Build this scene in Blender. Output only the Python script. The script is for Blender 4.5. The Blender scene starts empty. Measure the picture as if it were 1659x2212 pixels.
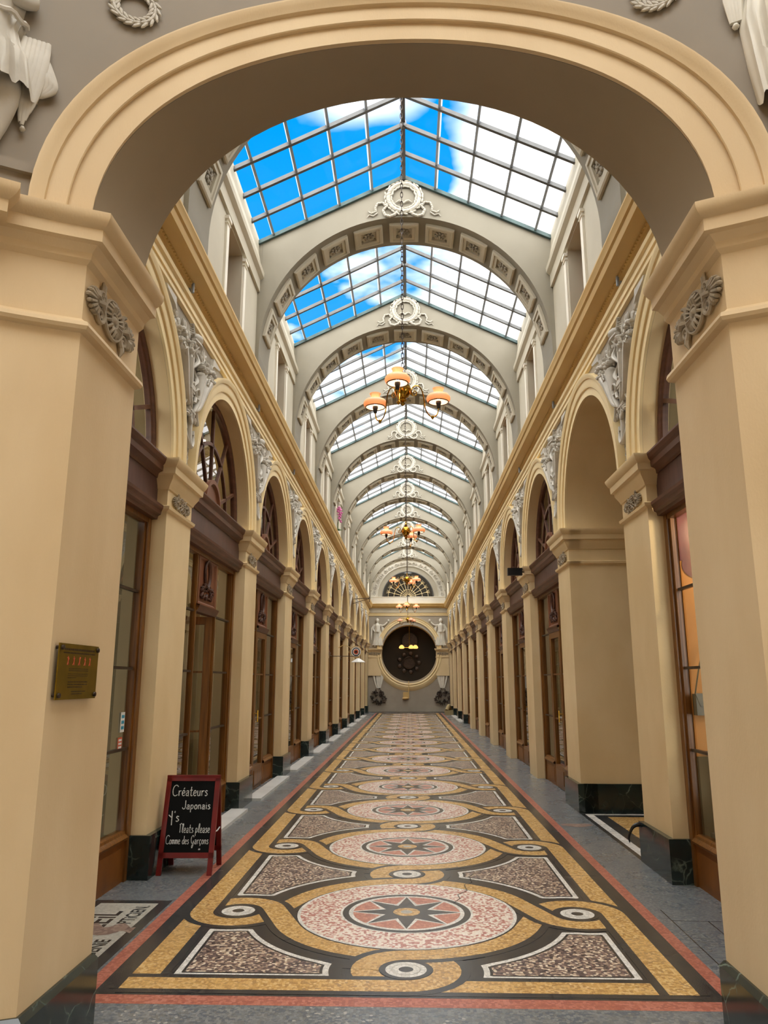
import bpy, bmesh, math, random
from mathutils import Vector, Matrix
random.seed(7)
S = bpy.context.scene
PI = math.pi
cos, sin = math.cos, math.sin

# ------------------------------------------------------------------ camera
F = 1640.0; CX, CY = 829.5, 1106.0; VPX, VPY = 884.0, 1472.0
a = Vector((VPX - CX, -(VPY - CY), F)).normalized()           # corridor axis in camera axes (right, up, forward)
up = Vector((0, a.z, -a.y)).normalized()
rt = a.cross(up)
if rt.x < 0: rt = -rt
M = Matrix((rt, a, up))                                        # camera axes -> world
right = M @ Vector((1, 0, 0)); upv = M @ Vector((0, 1, 0)); fwd = M @ Vector((0, 0, 1))
cam = bpy.data.cameras.new('camera'); co = bpy.data.objects.new('camera', cam); S.collection.objects.link(co)
R = Matrix((right, upv, -fwd)).transposed().to_4x4()
R.translation = Vector((0.03, 0, 1.6))
co.matrix_world = R
cam.sensor_fit = 'HORIZONTAL'; cam.sensor_width = 36.0; cam.lens = F / 1659.0 * 36.0
cam.clip_start = 0.05; cam.clip_end = 300
S.camera = co

# ------------------------------------------------------------------ render look
S.view_settings.view_transform = 'Standard'; S.view_settings.look = 'None'
S.view_settings.gamma = 1.0; S.view_settings.use_curve_mapping = False
S.view_settings.exposure = 0.46
try:
    S.cycles.use_denoising = True
    S.cycles.max_bounces = 10; S.cycles.diffuse_bounces = 4; S.cycles.glossy_bounces = 3
    S.cycles.transmission_bounces = 6; S.cycles.transparent_max_bounces = 24
    S.cycles.sample_clamp_indirect = 6.0; S.cycles.caustics_reflective = False; S.cycles.caustics_refractive = False
except Exception: pass

# ------------------------------------------------------------------ node helpers
def nn(nt, typ, **kw):
    n = nt.nodes.new(typ)
    for k, v in kw.items(): setattr(n, k, v)
    return n
def setin(nt, n, name, v):
    if isinstance(v, bpy.types.NodeSocket): nt.links.new(v, n.inputs[name])
    else: n.inputs[name].default_value = v
def mth(nt, op, a_, b_=None, clamp=False):
    n = nn(nt, 'ShaderNodeMath', operation=op); n.use_clamp = clamp
    setin(nt, n, 0, a_)
    if b_ is not None: setin(nt, n, 1, b_)
    return n.outputs[0]
def mixc(nt, fac, a_, b_):
    n = nn(nt, 'ShaderNodeMix', data_type='RGBA')
    setin(nt, n, 0, fac); setin(nt, n, 6, a_); setin(nt, n, 7, b_)
    return n.outputs[2]
def srgb(r, g, b, al=1.0):
    f = lambda c: (c / 255.0 / 12.92) if c / 255.0 <= 0.04045 else ((c / 255.0 + 0.055) / 1.055) ** 2.4
    return (f(r), f(g), f(b), al)

# ------------------------------------------------------------------ sky
ZEN = 5.0; CLD = 1.9
W = bpy.data.worlds.new('sky'); S.world = W; W.use_nodes = True; nt = W.node_tree; nt.nodes.clear()
tc = nn(nt, 'ShaderNodeTexCoord'); sp = nn(nt, 'ShaderNodeSeparateXYZ'); nt.links.new(tc.outputs['Generated'], sp.inputs[0])
zc = mth(nt, 'MAXIMUM', sp.outputs[2], 0.02)
u_ = mth(nt, 'DIVIDE', sp.outputs[0], zc); v_ = mth(nt, 'DIVIDE', sp.outputs[1], zc)
cb = nn(nt, 'ShaderNodeCombineXYZ'); setin(nt, cb, 0, u_); setin(nt, cb, 1, v_)
no = nn(nt, 'ShaderNodeTexNoise'); nt.links.new(cb.outputs[0], no.inputs['Vector']); no.inputs['Scale'].default_value = 4.0; no.inputs['Detail'].default_value = 4.0
nz = mth(nt, 'SUBTRACT', no.outputs[0], 0.5)
# thick cloud to the right, a bright bank overhead, thin cloud further down the sky
m1 = mth(nt, 'ADD', mth(nt, 'MULTIPLY', mth(nt, 'SUBTRACT', u_, 0.115), 13.0), mth(nt, 'MULTIPLY', nz, 2.4))
m1 = mth(nt, 'ADD', m1, 0.5, True)
du = mth(nt, 'MULTIPLY', mth(nt, 'ADD', u_, 0.10), 1.0); dv = mth(nt, 'SUBTRACT', v_, 1.02)
dd = mth(nt, 'SQRT', mth(nt, 'ADD', mth(nt, 'MULTIPLY', du, du), mth(nt, 'MULTIPLY', dv, dv)))
m2 = mth(nt, 'ADD', mth(nt, 'MULTIPLY', mth(nt, 'SUBTRACT', 0.20, dd), 9.0), mth(nt, 'MULTIPLY', nz, 1.6), True)
m3 = mth(nt, 'MULTIPLY', mth(nt, 'ADD', mth(nt, 'MULTIPLY', mth(nt, 'SUBTRACT', v_, 1.62), 1.1), mth(nt, 'MULTIPLY', mth(nt, 'ADD', u_, mth(nt, 'MULTIPLY', nz, 1.6)), 2.2)), 1.0, True)
m4 = mth(nt, 'MULTIPLY', mth(nt, 'SUBTRACT', 0.86, v_), 6.0, True)       # overhead and behind: bright white cloud
m5 = mth(nt, 'MULTIPLY', mth(nt, 'SUBTRACT', mth(nt, 'ABSOLUTE', u_), 0.62), 4.0, True)
msk = m1
for q in (m2, m3, m4, m5): msk = mth(nt, 'MAXIMUM', msk, q)
blue = mixc(nt, mth(nt, 'MULTIPLY', mth(nt, 'SUBTRACT', v_, 1.2), 0.35, True), (0.0, 0.30, 0.80, 1), (0.09, 0.42, 0.90, 1))
cl = mixc(nt, m4, (CLD, CLD * .99, CLD * .98, 1), (ZEN, ZEN * 0.985, ZEN * 0.95, 1))
skc = mixc(nt, msk, blue, cl)
bg = nn(nt, 'ShaderNodeBackground'); setin(nt, bg, 0, skc); bg.inputs[1].default_value = 1.0
wo = nn(nt, 'ShaderNodeOutputWorld'); nt.links.new(bg.outputs[0], wo.inputs[0])
W.cycles.sampling_method = 'MANUAL'; W.cycles.sample_map_resolution = 512

# ------------------------------------------------------------------ materials
MATS = {}
def base_mat(name, rough=0.6, metal=0.0, spec=0.5):
    m = bpy.data.materials.new(name); m.use_nodes = True; nt = m.node_tree
    b = nt.nodes['Principled BSDF']; b.inputs['Roughness'].default_value = rough; b.inputs['Metallic'].default_value = metal
    b.inputs['Specular IOR Level'].default_value = spec
    MATS[name] = m
    return m, nt, b
def pos(nt, sc=(1, 1, 1)):
    g = nn(nt, 'ShaderNodeNewGeometry'); mp = nn(nt, 'ShaderNodeMapping'); nt.links.new(g.outputs['Position'], mp.inputs[0])
    mp.inputs['Scale'].default_value = sc
    return mp.outputs[0]
def bump(nt, b, h, dist=0.002, st=0.5):
    n = nn(nt, 'ShaderNodeBump'); setin(nt, n, 'Height', h); n.inputs['Distance'].default_value = dist; n.inputs['Strength'].default_value = st
    nt.links.new(n.outputs[0], b.inputs['Normal'])
def noise_mat(name, c1, c2, scale=2.0, rough=0.6, metal=0.0, stretch=(1, 1, 1), spec=0.4, fine=0.0, detail=6):
    m, nt, b = base_mat(name, rough, metal, spec)
    p = pos(nt, stretch)
    n = nn(nt, 'ShaderNodeTexNoise'); nt.links.new(p, n.inputs['Vector']); n.inputs['Scale'].default_value = scale; n.inputs['Detail'].default_value = detail
    r = nn(nt, 'ShaderNodeValToRGB'); nt.links.new(n.outputs[0], r.inputs[0])
    r.color_ramp.elements[0].position = 0.32; r.color_ramp.elements[0].color = c1
    r.color_ramp.elements[1].position = 0.68; r.color_ramp.elements[1].color = c2
    nt.links.new(r.outputs[0], b.inputs['Base Color'])
    if fine:
        n2 = nn(nt, 'ShaderNodeTexNoise'); nt.links.new(p, n2.inputs['Vector']); n2.inputs['Scale'].default_value = 90.0
        bump(nt, b, n2.outputs[0], fine)
    return m
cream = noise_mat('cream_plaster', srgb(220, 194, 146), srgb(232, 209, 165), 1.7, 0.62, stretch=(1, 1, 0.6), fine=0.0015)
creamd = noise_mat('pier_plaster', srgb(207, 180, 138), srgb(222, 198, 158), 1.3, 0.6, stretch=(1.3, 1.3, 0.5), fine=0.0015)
ochre = noise_mat('ochre_moulding', srgb(200, 164, 100), srgb(214, 182, 120), 3.0, 0.5, stretch=(1, .3, 1))
pale = noise_mat('pale_yellow_moulding', srgb(232, 208, 156), srgb(240, 218, 170), 2.0, 0.5)
grey = noise_mat('warm_grey_plaster', srgb(158, 148, 132), srgb(170, 160, 144), 1.5, 0.7)
greyd = noise_mat('rotunda_grey_plaster', srgb(138, 128, 114), srgb(150, 139, 124), 1.2, 0.7)
cler = noise_mat('clerestory_plaster', srgb(182, 174, 155), srgb(192, 184, 165), 1.5, 0.65)
soff = noise_mat('soffit_shade_plaster', srgb(146, 130, 106), srgb(156, 140, 116), 1.2, 0.65)  # big arch underside: its shade is put into a darker, greyer plaster colour
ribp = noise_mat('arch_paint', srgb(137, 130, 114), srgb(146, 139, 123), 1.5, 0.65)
ribs = noise_mat('arch_soffit_shade', srgb(126, 119, 104), srgb(136, 128, 112), 1.5, 0.65)  # same paint as the arch faces, darkened to hold the underside's shade
ribt = noise_mat('wreath_plaster', srgb(176, 170, 156), srgb(188, 182, 168), 5.0, 0.6)
white = noise_mat('white_painted_trim', srgb(224, 218, 204), srgb(234, 228, 214), 2.0, 0.55)
relief = noise_mat('relief_plaster', srgb(186, 180, 168), srgb(206, 200, 188), 6.0, 0.6)
reliefw = noise_mat('pale_relief_plaster', srgb(218, 213, 200), srgb(230, 225, 212), 6.0, 0.6)
relieft = noise_mat('taupe_relief_plaster', srgb(150, 137, 116), srgb(166, 152, 130), 9.0, 0.6)
rosem = noise_mat('rosette_plaster', srgb(128, 120, 106), srgb(160, 151, 135), 9.0, 0.7)
def wood_mat(name, c1, c2, rough=0.35, st=(14, 14, 0.7)):
    return noise_mat(name, c1, c2, 3.0, rough, stretch=st, spec=0.5, detail=8)
wood = wood_mat('varnished_wood', srgb(92, 56, 20), srgb(134, 86, 34))
woodp = wood_mat('plinth_wood', srgb(112, 66, 22), srgb(140, 86, 32), 0.4, (2, 2, 1))
wooddk = wood_mat('dark_umber_wood', srgb(84, 52, 38), srgb(106, 68, 50), 0.45, (2, 1, 6))
fasc = noise_mat('purple_brown_fascia', srgb(78, 52, 50), srgb(94, 64, 60), 5.0, 0.4, stretch=(3, 3, .4))
carv = noise_mat('carved_wood_panel', srgb(116, 70, 46), srgb(130, 82, 56), 4.0, 0.45)
carvd = noise_mat('carved_wood_relief', srgb(66, 42, 32), srgb(92, 58, 44), 20.0, 0.4)
orangew = noise_mat('orange_varnished_sash', srgb(160, 82, 34), srgb(180, 96, 42), 6.0, 0.4)
steel = noise_mat('grey_painted_steel', srgb(66, 66, 65), srgb(80, 80, 79), 10.0, 0.35, spec=0.7)
steell = noise_mat('pale_painted_steel', srgb(132, 140, 150), srgb(150, 156, 164), 10.0, 0.35, spec=0.7)
patina = noise_mat('patina_flashing', srgb(48, 68, 68), srgb(66, 88, 86), 8.0, 0.45)
brass = noise_mat('polished_brass', srgb(170, 128, 40), srgb(200, 156, 60), 14.0, 0.16, metal=1.0)
brassd = noise_mat('dull_brass_plate', srgb(128, 108, 30), srgb(158, 132, 44), 8.0, 0.33, metal=0.85)
iron = noise_mat('dark_iron', srgb(52, 42, 36), srgb(76, 62, 52), 14.0, 0.4, metal=0.5)
blackm = noise_mat('black_paint', srgb(14, 14, 16), srgb(22, 22, 24), 14.0, 0.35)
engr = noise_mat('engraved_dark', srgb(46, 32, 10), srgb(60, 40, 14), 30.0, 0.5)
redp = noise_mat('dark_red_paint', srgb(96, 14, 12), srgb(116, 20, 16), 8.0, 0.4)
slate = noise_mat('blackboard', srgb(5, 6, 6), srgb(10, 11, 11), 8.0, 0.75, spec=0.15)
chalk = noise_mat('chalk', srgb(176, 178, 176), srgb(226, 228, 226), 90.0, 0.9)
curt = noise_mat('beige_curtain', srgb(150, 134, 96), srgb(168, 150, 110), 2.0, 0.8, stretch=(8, 8, .4))
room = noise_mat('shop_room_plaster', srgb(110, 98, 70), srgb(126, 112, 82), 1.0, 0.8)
olive = noise_mat('olive_boards', srgb(150, 140, 70), srgb(170, 158, 84), 1.0, 0.7)
orng = noise_mat('orange_backdrop', srgb(206, 132, 60), srgb(220, 148, 72), 1.0, 0.7)
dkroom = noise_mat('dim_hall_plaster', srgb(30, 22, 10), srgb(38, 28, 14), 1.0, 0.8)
paper = noise_mat('white_paper', srgb(216, 214, 208), srgb(232, 230, 224), 30.0, 0.7)
bluep = noise_mat('blue_print', srgb(30, 130, 160), srgb(60, 160, 190), 60.0, 0.5)
redpr = noise_mat('orange_print', srgb(190, 74, 40), srgb(206, 96, 60), 60.0, 0.5)
pinkf = noise_mat('pink_petals', srgb(190, 90, 150), srgb(220, 130, 180), 30.0, 0.6)
leafg = noise_mat('green_leaf', srgb(60, 92, 46), srgb(80, 118, 58), 30.0, 0.5)
leath = noise_mat('dark_green_leather', srgb(48, 52, 40), srgb(60, 64, 48), 30.0, 0.35)
pinkst = noise_mat('patterned_rug_cloth', srgb(130, 60, 56), srgb(200, 150, 140), 14.0, 0.8)
marblew = noise_mat('white_step_marble', srgb(206, 204, 198), srgb(224, 222, 216), 3.0, 0.3)

def marble_mat():
    m, nt, b = base_mat('green_marble', 0.14, 0, 0.6)
    p = pos(nt)
    n = nn(nt, 'ShaderNodeTexNoise'); nt.links.new(p, n.inputs['Vector']); n.inputs['Scale'].default_value = 3.0; n.inputs['Detail'].default_value = 5
    mx = nn(nt, 'ShaderNodeMix', data_type='VECTOR'); mx.inputs[0].default_value = 0.22; nt.links.new(p, mx.inputs[4]); nt.links.new(n.outputs[1], mx.inputs[5])
    vo = nn(nt, 'ShaderNodeTexVoronoi', feature='DISTANCE_TO_EDGE'); nt.links.new(mx.outputs[1], vo.inputs['Vector']); vo.inputs['Scale'].default_value = 6.5
    n3 = nn(nt, 'ShaderNodeTexNoise'); nt.links.new(p, n3.inputs['Vector']); n3.inputs['Scale'].default_value = 5.0
    v = mth(nt, 'MULTIPLY', mth(nt, 'SUBTRACT', 0.035, vo.outputs['Distance']), 26.0, True)
    v = mth(nt, 'MULTIPLY', v, mth(nt, 'MULTIPLY', mth(nt, 'SUBTRACT', n3.outputs[0], 0.42), 4.0, True), True)
    d = mixc(nt, n3.outputs[0], srgb(14, 24, 24), srgb(38, 54, 52))
    nt.links.new(mixc(nt, v, d, srgb(120, 136, 124)), b.inputs['Base Color'])
    return m
marble = marble_mat()

def glass_mat(name, tint, ior=1.5, extra=0.0):
    m = bpy.data.materials.new(name); m.use_nodes = True; nt = m.node_tree; nt.nodes.clear()
    o = nn(nt, 'ShaderNodeOutputMaterial'); t = nn(nt, 'ShaderNodeBsdfTransparent'); t.inputs[0].default_value = tint
    g = nn(nt, 'ShaderNodeBsdfGlossy'); g.inputs['Roughness'].default_value = 0.0
    x = nn(nt, 'ShaderNodeMixShader'); x.inputs[0].default_value = extra
    if ior:
        f = nn(nt, 'ShaderNodeLayerWeight'); f.inputs[0].default_value = 0.5
        setin(nt, x, 0, mth(nt, 'ADD', mth(nt, 'MULTIPLY', mth(nt, 'POWER', f.outputs['Facing'], ior), 0.85), extra, True))
    nt.links.new(t.outputs[0], x.inputs[1]); nt.links.new(g.outputs[0], x.inputs[2]); nt.links.new(x.outputs[0], o.inputs[0])
    return m
skyglass = glass_mat('skylight_glass', (0.97, 0.98, 0.99, 1), None, 0.015)
shopglass = glass_mat('shop_window_glass', (0.80, 0.80, 0.75, 1), 4.0, 0.09)

def emit_mat(name, col, st):
    m = bpy.data.materials.new(name); m.use_nodes = True; nt = m.node_tree; nt.nodes.clear()
    o = nn(nt, 'ShaderNodeOutputMaterial'); e = nn(nt, 'ShaderNodeEmission'); e.inputs[0].default_value = col; e.inputs[1].default_value = st
    nt.links.new(e.outputs[0], o.inputs[0]); return m
bulbm = emit_mat('warm_bulb', (1.0, 0.72, 0.38, 1), 14.0)
def shade_mat():
    m = bpy.data.materials.new('peach_opal_glass'); m.use_nodes = True; nt = m.node_tree; nt.nodes.clear()
    o = nn(nt, 'ShaderNodeOutputMaterial')
    d = nn(nt, 'ShaderNodeBsdfDiffuse'); t = nn(nt, 'ShaderNodeBsdfTranslucent'); g = nn(nt, 'ShaderNodeBsdfGlossy')
    c = srgb(250, 222, 200); d.inputs[0].default_value = c; t.inputs[0].default_value = srgb(255, 214, 178); g.inputs['Roughness'].default_value = 0.15
    x = nn(nt, 'ShaderNodeMixShader'); x.inputs[0].default_value = 0.5; nt.links.new(d.outputs[0], x.inputs[1]); nt.links.new(t.outputs[0], x.inputs[2])
    y = nn(nt, 'ShaderNodeMixShader'); y.inputs[0].default_value = 0.06; nt.links.new(x.outputs[0], y.inputs[1]); nt.links.new(g.outputs[0], y.inputs[2])
    nt.links.new(y.outputs[0], o.inputs[0]); return m
shadem = shade_mat()

def tess(name, cols, scale=62.0, rough=0.28, grout=0.35, gw=0.10, aniso=(1, 1, 1), lowfreq=0.0):
    m, nt, b = base_mat(name, rough, 0, 0.5)
    p = pos(nt, aniso)
    vo = nn(nt, 'ShaderNodeTexVoronoi', voronoi_dimensions='2D'); nt.links.new(p, vo.inputs['Vector']); vo.inputs['Scale'].default_value = scale; vo.inputs['Randomness'].default_value = 0.75
    ve = nn(nt, 'ShaderNodeTexVoronoi', voronoi_dimensions='2D', feature='DISTANCE_TO_EDGE'); nt.links.new(p, ve.inputs['Vector']); ve.inputs['Scale'].default_value = scale; ve.inputs['Randomness'].default_value = 0.75
    s = nn(nt, 'ShaderNodeSeparateColor'); nt.links.new(vo.outputs['Color'], s.inputs[0])
    r = nn(nt, 'ShaderNodeValToRGB'); r.color_ramp.interpolation = 'CONSTANT'
    f = s.outputs[0]
    if lowfreq:
        n = nn(nt, 'ShaderNodeTexNoise'); nt.links.new(p, n.inputs['Vector']); n.inputs['Scale'].default_value = 1.6
        f = mth(nt, 'ADD', mth(nt, 'MULTIPLY', f, 1 - lowfreq), mth(nt, 'MULTIPLY', n.outputs[0], lowfreq))
    nt.links.new(f, r.inputs[0])
    el = r.color_ramp.elements
    while len(el) < len(cols): el.new(0.5)
    for i, c in enumerate(cols): el[i].position = i / len(cols); el[i].color = srgb(*c)
    g = mth(nt, 'MULTIPLY', mth(nt, 'SUBTRACT', gw, ve.outputs['Distance']), 1.0 / gw, True)
    k = mth(nt, 'SUBTRACT', 1.0, mth(nt, 'MULTIPLY', g, grout))
    mu = nn(nt, 'ShaderNodeVectorMath', operation='SCALE'); nt.links.new(r.outputs[0], mu.inputs[0]); nt.links.new(k, mu.inputs['Scale'])
    nt.links.new(mu.outputs[0], b.inputs['Base Color'])
    n2 = nn(nt, 'ShaderNodeTexNoise'); nt.links.new(p, n2.inputs['Vector']); n2.inputs['Scale'].default_value = 2.5
    setin(nt, b, 'Roughness', mth(nt, 'ADD', mth(nt, 'MULTIPLY', n2.outputs[0], 0.2), rough - 0.08))
    bump(nt, b, ve.outputs['Distance'], 0.0006, 0.35)
    return m
T_grey = tess('mosaic_blue_grey', [(104, 110, 114), (118, 122, 124), (96, 102, 108), (130, 132, 132), (112, 114, 112), (164, 162, 156)], 62, 0.26, lowfreq=0.35)
T_black = tess('mosaic_black', [(46, 46, 48), (60, 60, 59), (52, 52, 55), (70, 68, 63)], 70, 0.22, 0.2)
T_gold = tess('mosaic_gold', [(196, 154, 90), (214, 172, 106), (202, 160, 96), (180, 140, 86), (222, 184, 124), (168, 134, 92)], 60, 0.24, 0.3, lowfreq=0.3)
T_red = tess('mosaic_red', [(168, 98, 80), (182, 112, 92), (158, 90, 76), (190, 122, 104)], 62, 0.3, 0.25)
T_white = tess('mosaic_white', [(226, 222, 212), (212, 208, 200), (236, 232, 224)], 45, 0.26, 0.4)
T_speck = tess('mosaic_speckled_field', [(72, 62, 60), (164, 142, 122), (224, 208, 184), (118, 98, 92), (142, 118, 106), (94, 80, 78), (194, 170, 146), (104, 90, 86)], 62, 0.3, 0.3)
T_pink = tess('mosaic_pink_speckle', [(240, 224, 208), (196, 140, 128), (232, 210, 194), (184, 126, 116), (242, 230, 218)], 58, 0.22, 0.25)
T_terra = tess('mosaic_terracotta', [(190, 126, 104), (204, 142, 120), (178, 114, 96)], 60, 0.28, 0.25)
T_stone = tess('mosaic_pale_stone', [(176, 172, 160), (190, 186, 174), (166, 162, 150), (182, 176, 162)], 60, 0.3, 0.2)
T_brown = tess('mosaic_damage_brown', [(128, 104, 92), (140, 116, 102), (118, 94, 84), (150, 128, 112)], 40, 0.45, 0.15)

# ------------------------------------------------------------------ mesh building
class MB:
    def __init__(s): s.v = []; s.f = []; s.m = []
    def add(s, vs, fs, mi=0):
        o = len(s.v); s.v += [tuple(p) for p in vs]
        for f in fs: s.f.append([i + o for i in f]); s.m.append(mi)
        return s
    def box(s, x0, x1, y0, y1, z0, z1, mi=0, xf=None):
        vs = [(x, y, z) for z in (z0, z1) for y in (y0, y1) for x in (x0, x1)]
        if xf: vs = [xf(*p) for p in vs]
        return s.add(vs, [(0, 2, 3, 1), (4, 5, 7, 6), (0, 1, 5, 4), (2, 6, 7, 3), (0, 4, 6, 2), (1, 3, 7, 5)], mi)
    def quad(s, a_, b_, c_, d_, mi=0): return s.add([a_, b_, c_, d_], [(0, 1, 2, 3)], mi)
    def grid(s, rows, mi=0, closed=False):
        n = len(rows[0]); vs = [p for r_ in rows for p in r_]; fs = []
        for i in range(len(rows) - 1):
            for j in range(n if closed else n - 1):
                k = (j + 1) % n; fs.append((i * n + j, i * n + k, (i + 1) * n + k, (i + 1) * n + j))
        return s.add(vs, fs, mi)
    def tube(s, pts, rad, n=8, mi=0, xf=None, flat=None, cap=True):
        pts = [Vector(p) for p in pts]; k = len(pts)
        rs = rad if isinstance(rad, (list, tuple)) else [rad] * k
        rows = []; prev = None
        for i, p in enumerate(pts):
            t = (pts[min(i + 1, k - 1)] - pts[max(i - 1, 0)]).normalized()
            if prev is None:
                h = Vector((0, 0, 1)) if abs(t.z) < 0.9 else Vector((0, 1, 0))
                nrm = t.cross(h).normalized()
            else:
                nrm = (prev - t * prev.dot(t))
                nrm = nrm.normalized() if nrm.length > 1e-6 else prev
            prev = nrm; b_ = t.cross(nrm)
            row = [p + (nrm * cos(2 * PI * j / n) + b_ * sin(2 * PI * j / n)) * rs[i] for j in range(n)]
            if flat: row = [Vector((q.x * 1.0, q.y, q.z)) if False else q for q in row]
            rows.append(row)
        if xf: rows = [[xf(*q) for q in r_] for r_ in rows]
        o = len(s.v); s.grid(rows, mi, True)
        if cap:
            s.f.append([o + j for j in range(n)][::-1]); s.m.append(mi)
            s.f.append([o + (k - 1) * n + j for j in range(n)]); s.m.append(mi)
        return s
    def lathe(s, prof, n=24, mi=0, c=(0, 0, 0), xf=None):
        rows = [[(c[0] + r_ * cos(2 * PI * j / n), c[1] + r_ * sin(2 * PI * j / n), c[2] + z) for j in range(n)] for r_, z in prof]
        if xf: rows = [[xf(*q) for q in r_] for r_ in rows]
        return s.grid(rows, mi, True)
    def ell(s, c, r_, n=10, m_=6, mi=0, xf=None, rot=None):
        rows = []
        for i in range(m_ + 1):
            ph = -PI / 2 + PI * i / m_; ph = max(-PI / 2 + 0.02, min(PI / 2 - 0.02, ph)); row = []
            for j in range(n):
                q = Vector((r_[0] * cos(ph) * cos(2 * PI * j / n), r_[1] * cos(ph) * sin(2 * PI * j / n), r_[2] * sin(ph)))
                if rot is not None: q = rot @ q
                row.append(q + Vector(c))
            rows.append(row)
        if xf: rows = [[xf(*q) for q in r2] for r2 in rows]
        return s.grid(rows, mi, True)
    def prism(s, poly, d0, d1, mf, mi=0):
        n = len(poly)
        vs = [mf(p[0], p[1], d0) for p in poly] + [mf(p[0], p[1], d1) for p in poly]
        fs = [list(range(n))[::-1], list(range(n, 2 * n))] + [(i, (i + 1) % n, n + (i + 1) % n, n + i) for i in range(n)]
        return s.add(vs, fs, mi)
    def poly(s, pts, mi=0): return s.add(pts, [list(range(len(pts)))], mi)
    def sweep(s, path, prof, mf, closed=False, mi=0, pclosed=False):
        """path: 2D points; prof: (offset to the left-hand normal, depth); mf(p, q, depth) -> 3D"""
        k = len(path); rows = []
        for i in range(k):
            P = Vector(path[i])
            a0 = Vector(path[i - 1]) if (i > 0 or closed) else None
            b0 = Vector(path[(i + 1) % k]) if (i < k - 1 or closed) else None
            d1 = (P - a0).normalized() if a0 is not None else None
            d2 = (b0 - P).normalized() if b0 is not None else None
            if d1 is None: d1 = d2
            if d2 is None: d2 = d1
            n1 = Vector((-d1.y, d1.x)); n2 = Vector((-d2.y, d2.x)); nm = (n1 + n2)
            nm = nm.normalized() if nm.length > 1e-6 else n1
            sc = 1.0 / max(0.3, nm.dot(n1))
            rows.append([mf(P.x + nm.x * o * sc, P.y + nm.y * o * sc, d) for o, d in prof])
        if closed: rows.append(rows[0])
        o = len(s.v); s.grid(rows, mi, pclosed)
        return s
    def build(s, name, mats, parent=None, loc=None, smooth=35, kind=None, weld=False):
        me = bpy.data.meshes.new(name); me.from_pydata([tuple(p) for p in s.v], [], s.f)
        if not isinstance(mats, (list, tuple)): mats = [mats]
        for m_ in mats: me.materials.append(m_)
        me.polygons.foreach_set('material_index', s.m)
        bm = bmesh.new(); bm.from_mesh(me)
        if weld: bmesh.ops.remove_doubles(bm, verts=bm.verts, dist=1e-5)
        bmesh.ops.recalc_face_normals(bm, faces=bm.faces); bm.to_mesh(me); bm.free()
        if smooth:
            me.polygons.foreach_set('use_smooth', [True] * len(me.polygons))
            try: me.set_sharp_from_angle(angle=math.radians(smooth))
            except Exception: pass
        me.update()
        o = bpy.data.objects.new(name, me); S.collection.objects.link(o)
        if parent is not None: o.parent = parent
        if loc: o.location = loc
        if kind: o['kind'] = kind
        return o
def thing(name, label, cat, loc=(0, 0, 0), rz=0.0, group=None):
    o = bpy.data.objects.new(name, None); S.collection.objects.link(o); o.empty_display_size = 0.1
    o.location = loc; o.rotation_euler = (0, 0, rz); tag(o, label, cat, group); return o
def tag(o, label, cat, group=None):
    o['label'] = label; o['category'] = cat
    if group: o['group'] = group
    return o
def copy_tree(o, parent=None):
    c = o.copy(); S.collection.objects.link(c)
    if parent is not None: c.parent = parent
    for ch in list(o.children): copy_tree(ch, c)
    return c
def dup(o, loc, label):
    c = copy_tree(o); c.location = loc; c['label'] = label; return c
ORD = ['first', 'second', 'third', 'fourth', 'fifth', 'sixth', 'seventh', 'eighth', 'ninth', 'tenth', 'eleventh', 'twelfth']
def arc(cx, cz, r_, a0, a1, n=24, rz=None):
    rz = rz or r_
    return [(cx + r_ * cos(a0 + (a1 - a0) * i / n), cz + rz * sin(a0 + (a1 - a0) * i / n)) for i in range(n + 1)]

# ================================================================== FLOOR (one mesh; the mosaic pattern is inlaid in thin layers)
HW = 2.18                      # half width of the gallery at the pilaster faces
GP = 2.36                      # shop glazing plane
BAY = 3.42; P1 = 6.72; PW = 0.78; YEND = 41.7
def bayc(k): return 5.40 + BAY * k
def pily(k): return P1 + BAY * (k - 1) + PW / 2
FM = [T_grey, T_black, T_gold, T_red, T_white, T_speck, T_pink, T_terra, T_stone, T_brown]
GY, BK, GO, RE, WH, SP, PK, TE, ST, BR = range(10)
fl = MB(); LZ = 0.0003
def rect(x0, x1, y0, y1, z, mi): fl.poly([(x0, y0, z), (x1, y0, z), (x1, y1, z), (x0, y1, z)], mi)
def disc(cx, cy, r_, z, mi, n=56): fl.poly([(cx + r_ * cos(2 * PI * i / n), cy + r_ * sin(2 * PI * i / n), z) for i in range(n)], mi)
def ribbon(pts, w, z, mi): fl.sweep(pts, [(w / 2, z), (-w / 2, z)], lambda p, q, d: (p, q, d), mi=mi)
SC = [0]
def strand(pts, lay):
    SC[0] += 1; e = (SC[0] % 19) * 1.4e-5
    ribbon(pts, 0.262, LZ * (5 + 2 * lay) + e, BK); ribbon(pts, 0.158, LZ * (6 + 2 * lay) + e, GO)
rect(-7, 7, -5.5, 44, 0, GY)
fl.box(-7, 7, -5.5, 44, -0.3, -0.02, GY)
rect(-1.73, 1.73, 4.27, 41.0, LZ, RE)
rect(-1.645, 1.645, 4.385, 40.9, 2 * LZ, BK)
def panel(sx, yb, yt, circ):
    px, py = 1.06, (yb + yt) / 2
    for d, z, mi in ((0.0, 3, WH), (0.034, 4, BK), (0.05, 5, SP)):
        pts = []
        for i in range(240):
            t = 2 * PI * i / 240; lo, hi = 0.0, 1.2
            for _ in range(22):
                r_ = (lo + hi) / 2; x, y = px + r_ * cos(t), py + r_ * sin(t)
                ok = x < 1.30 - d and x > 0 and yb + d < y < yt - d and all(math.hypot(x - cx, y - cy) > cr + d for cx, cy, cr in circ)
                if ok: lo = r_
                else: hi = r_
            pts.append((sx * (px + lo * cos(t)), py + lo * sin(t), LZ * z))
        fl.poly(pts, mi)
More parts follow.
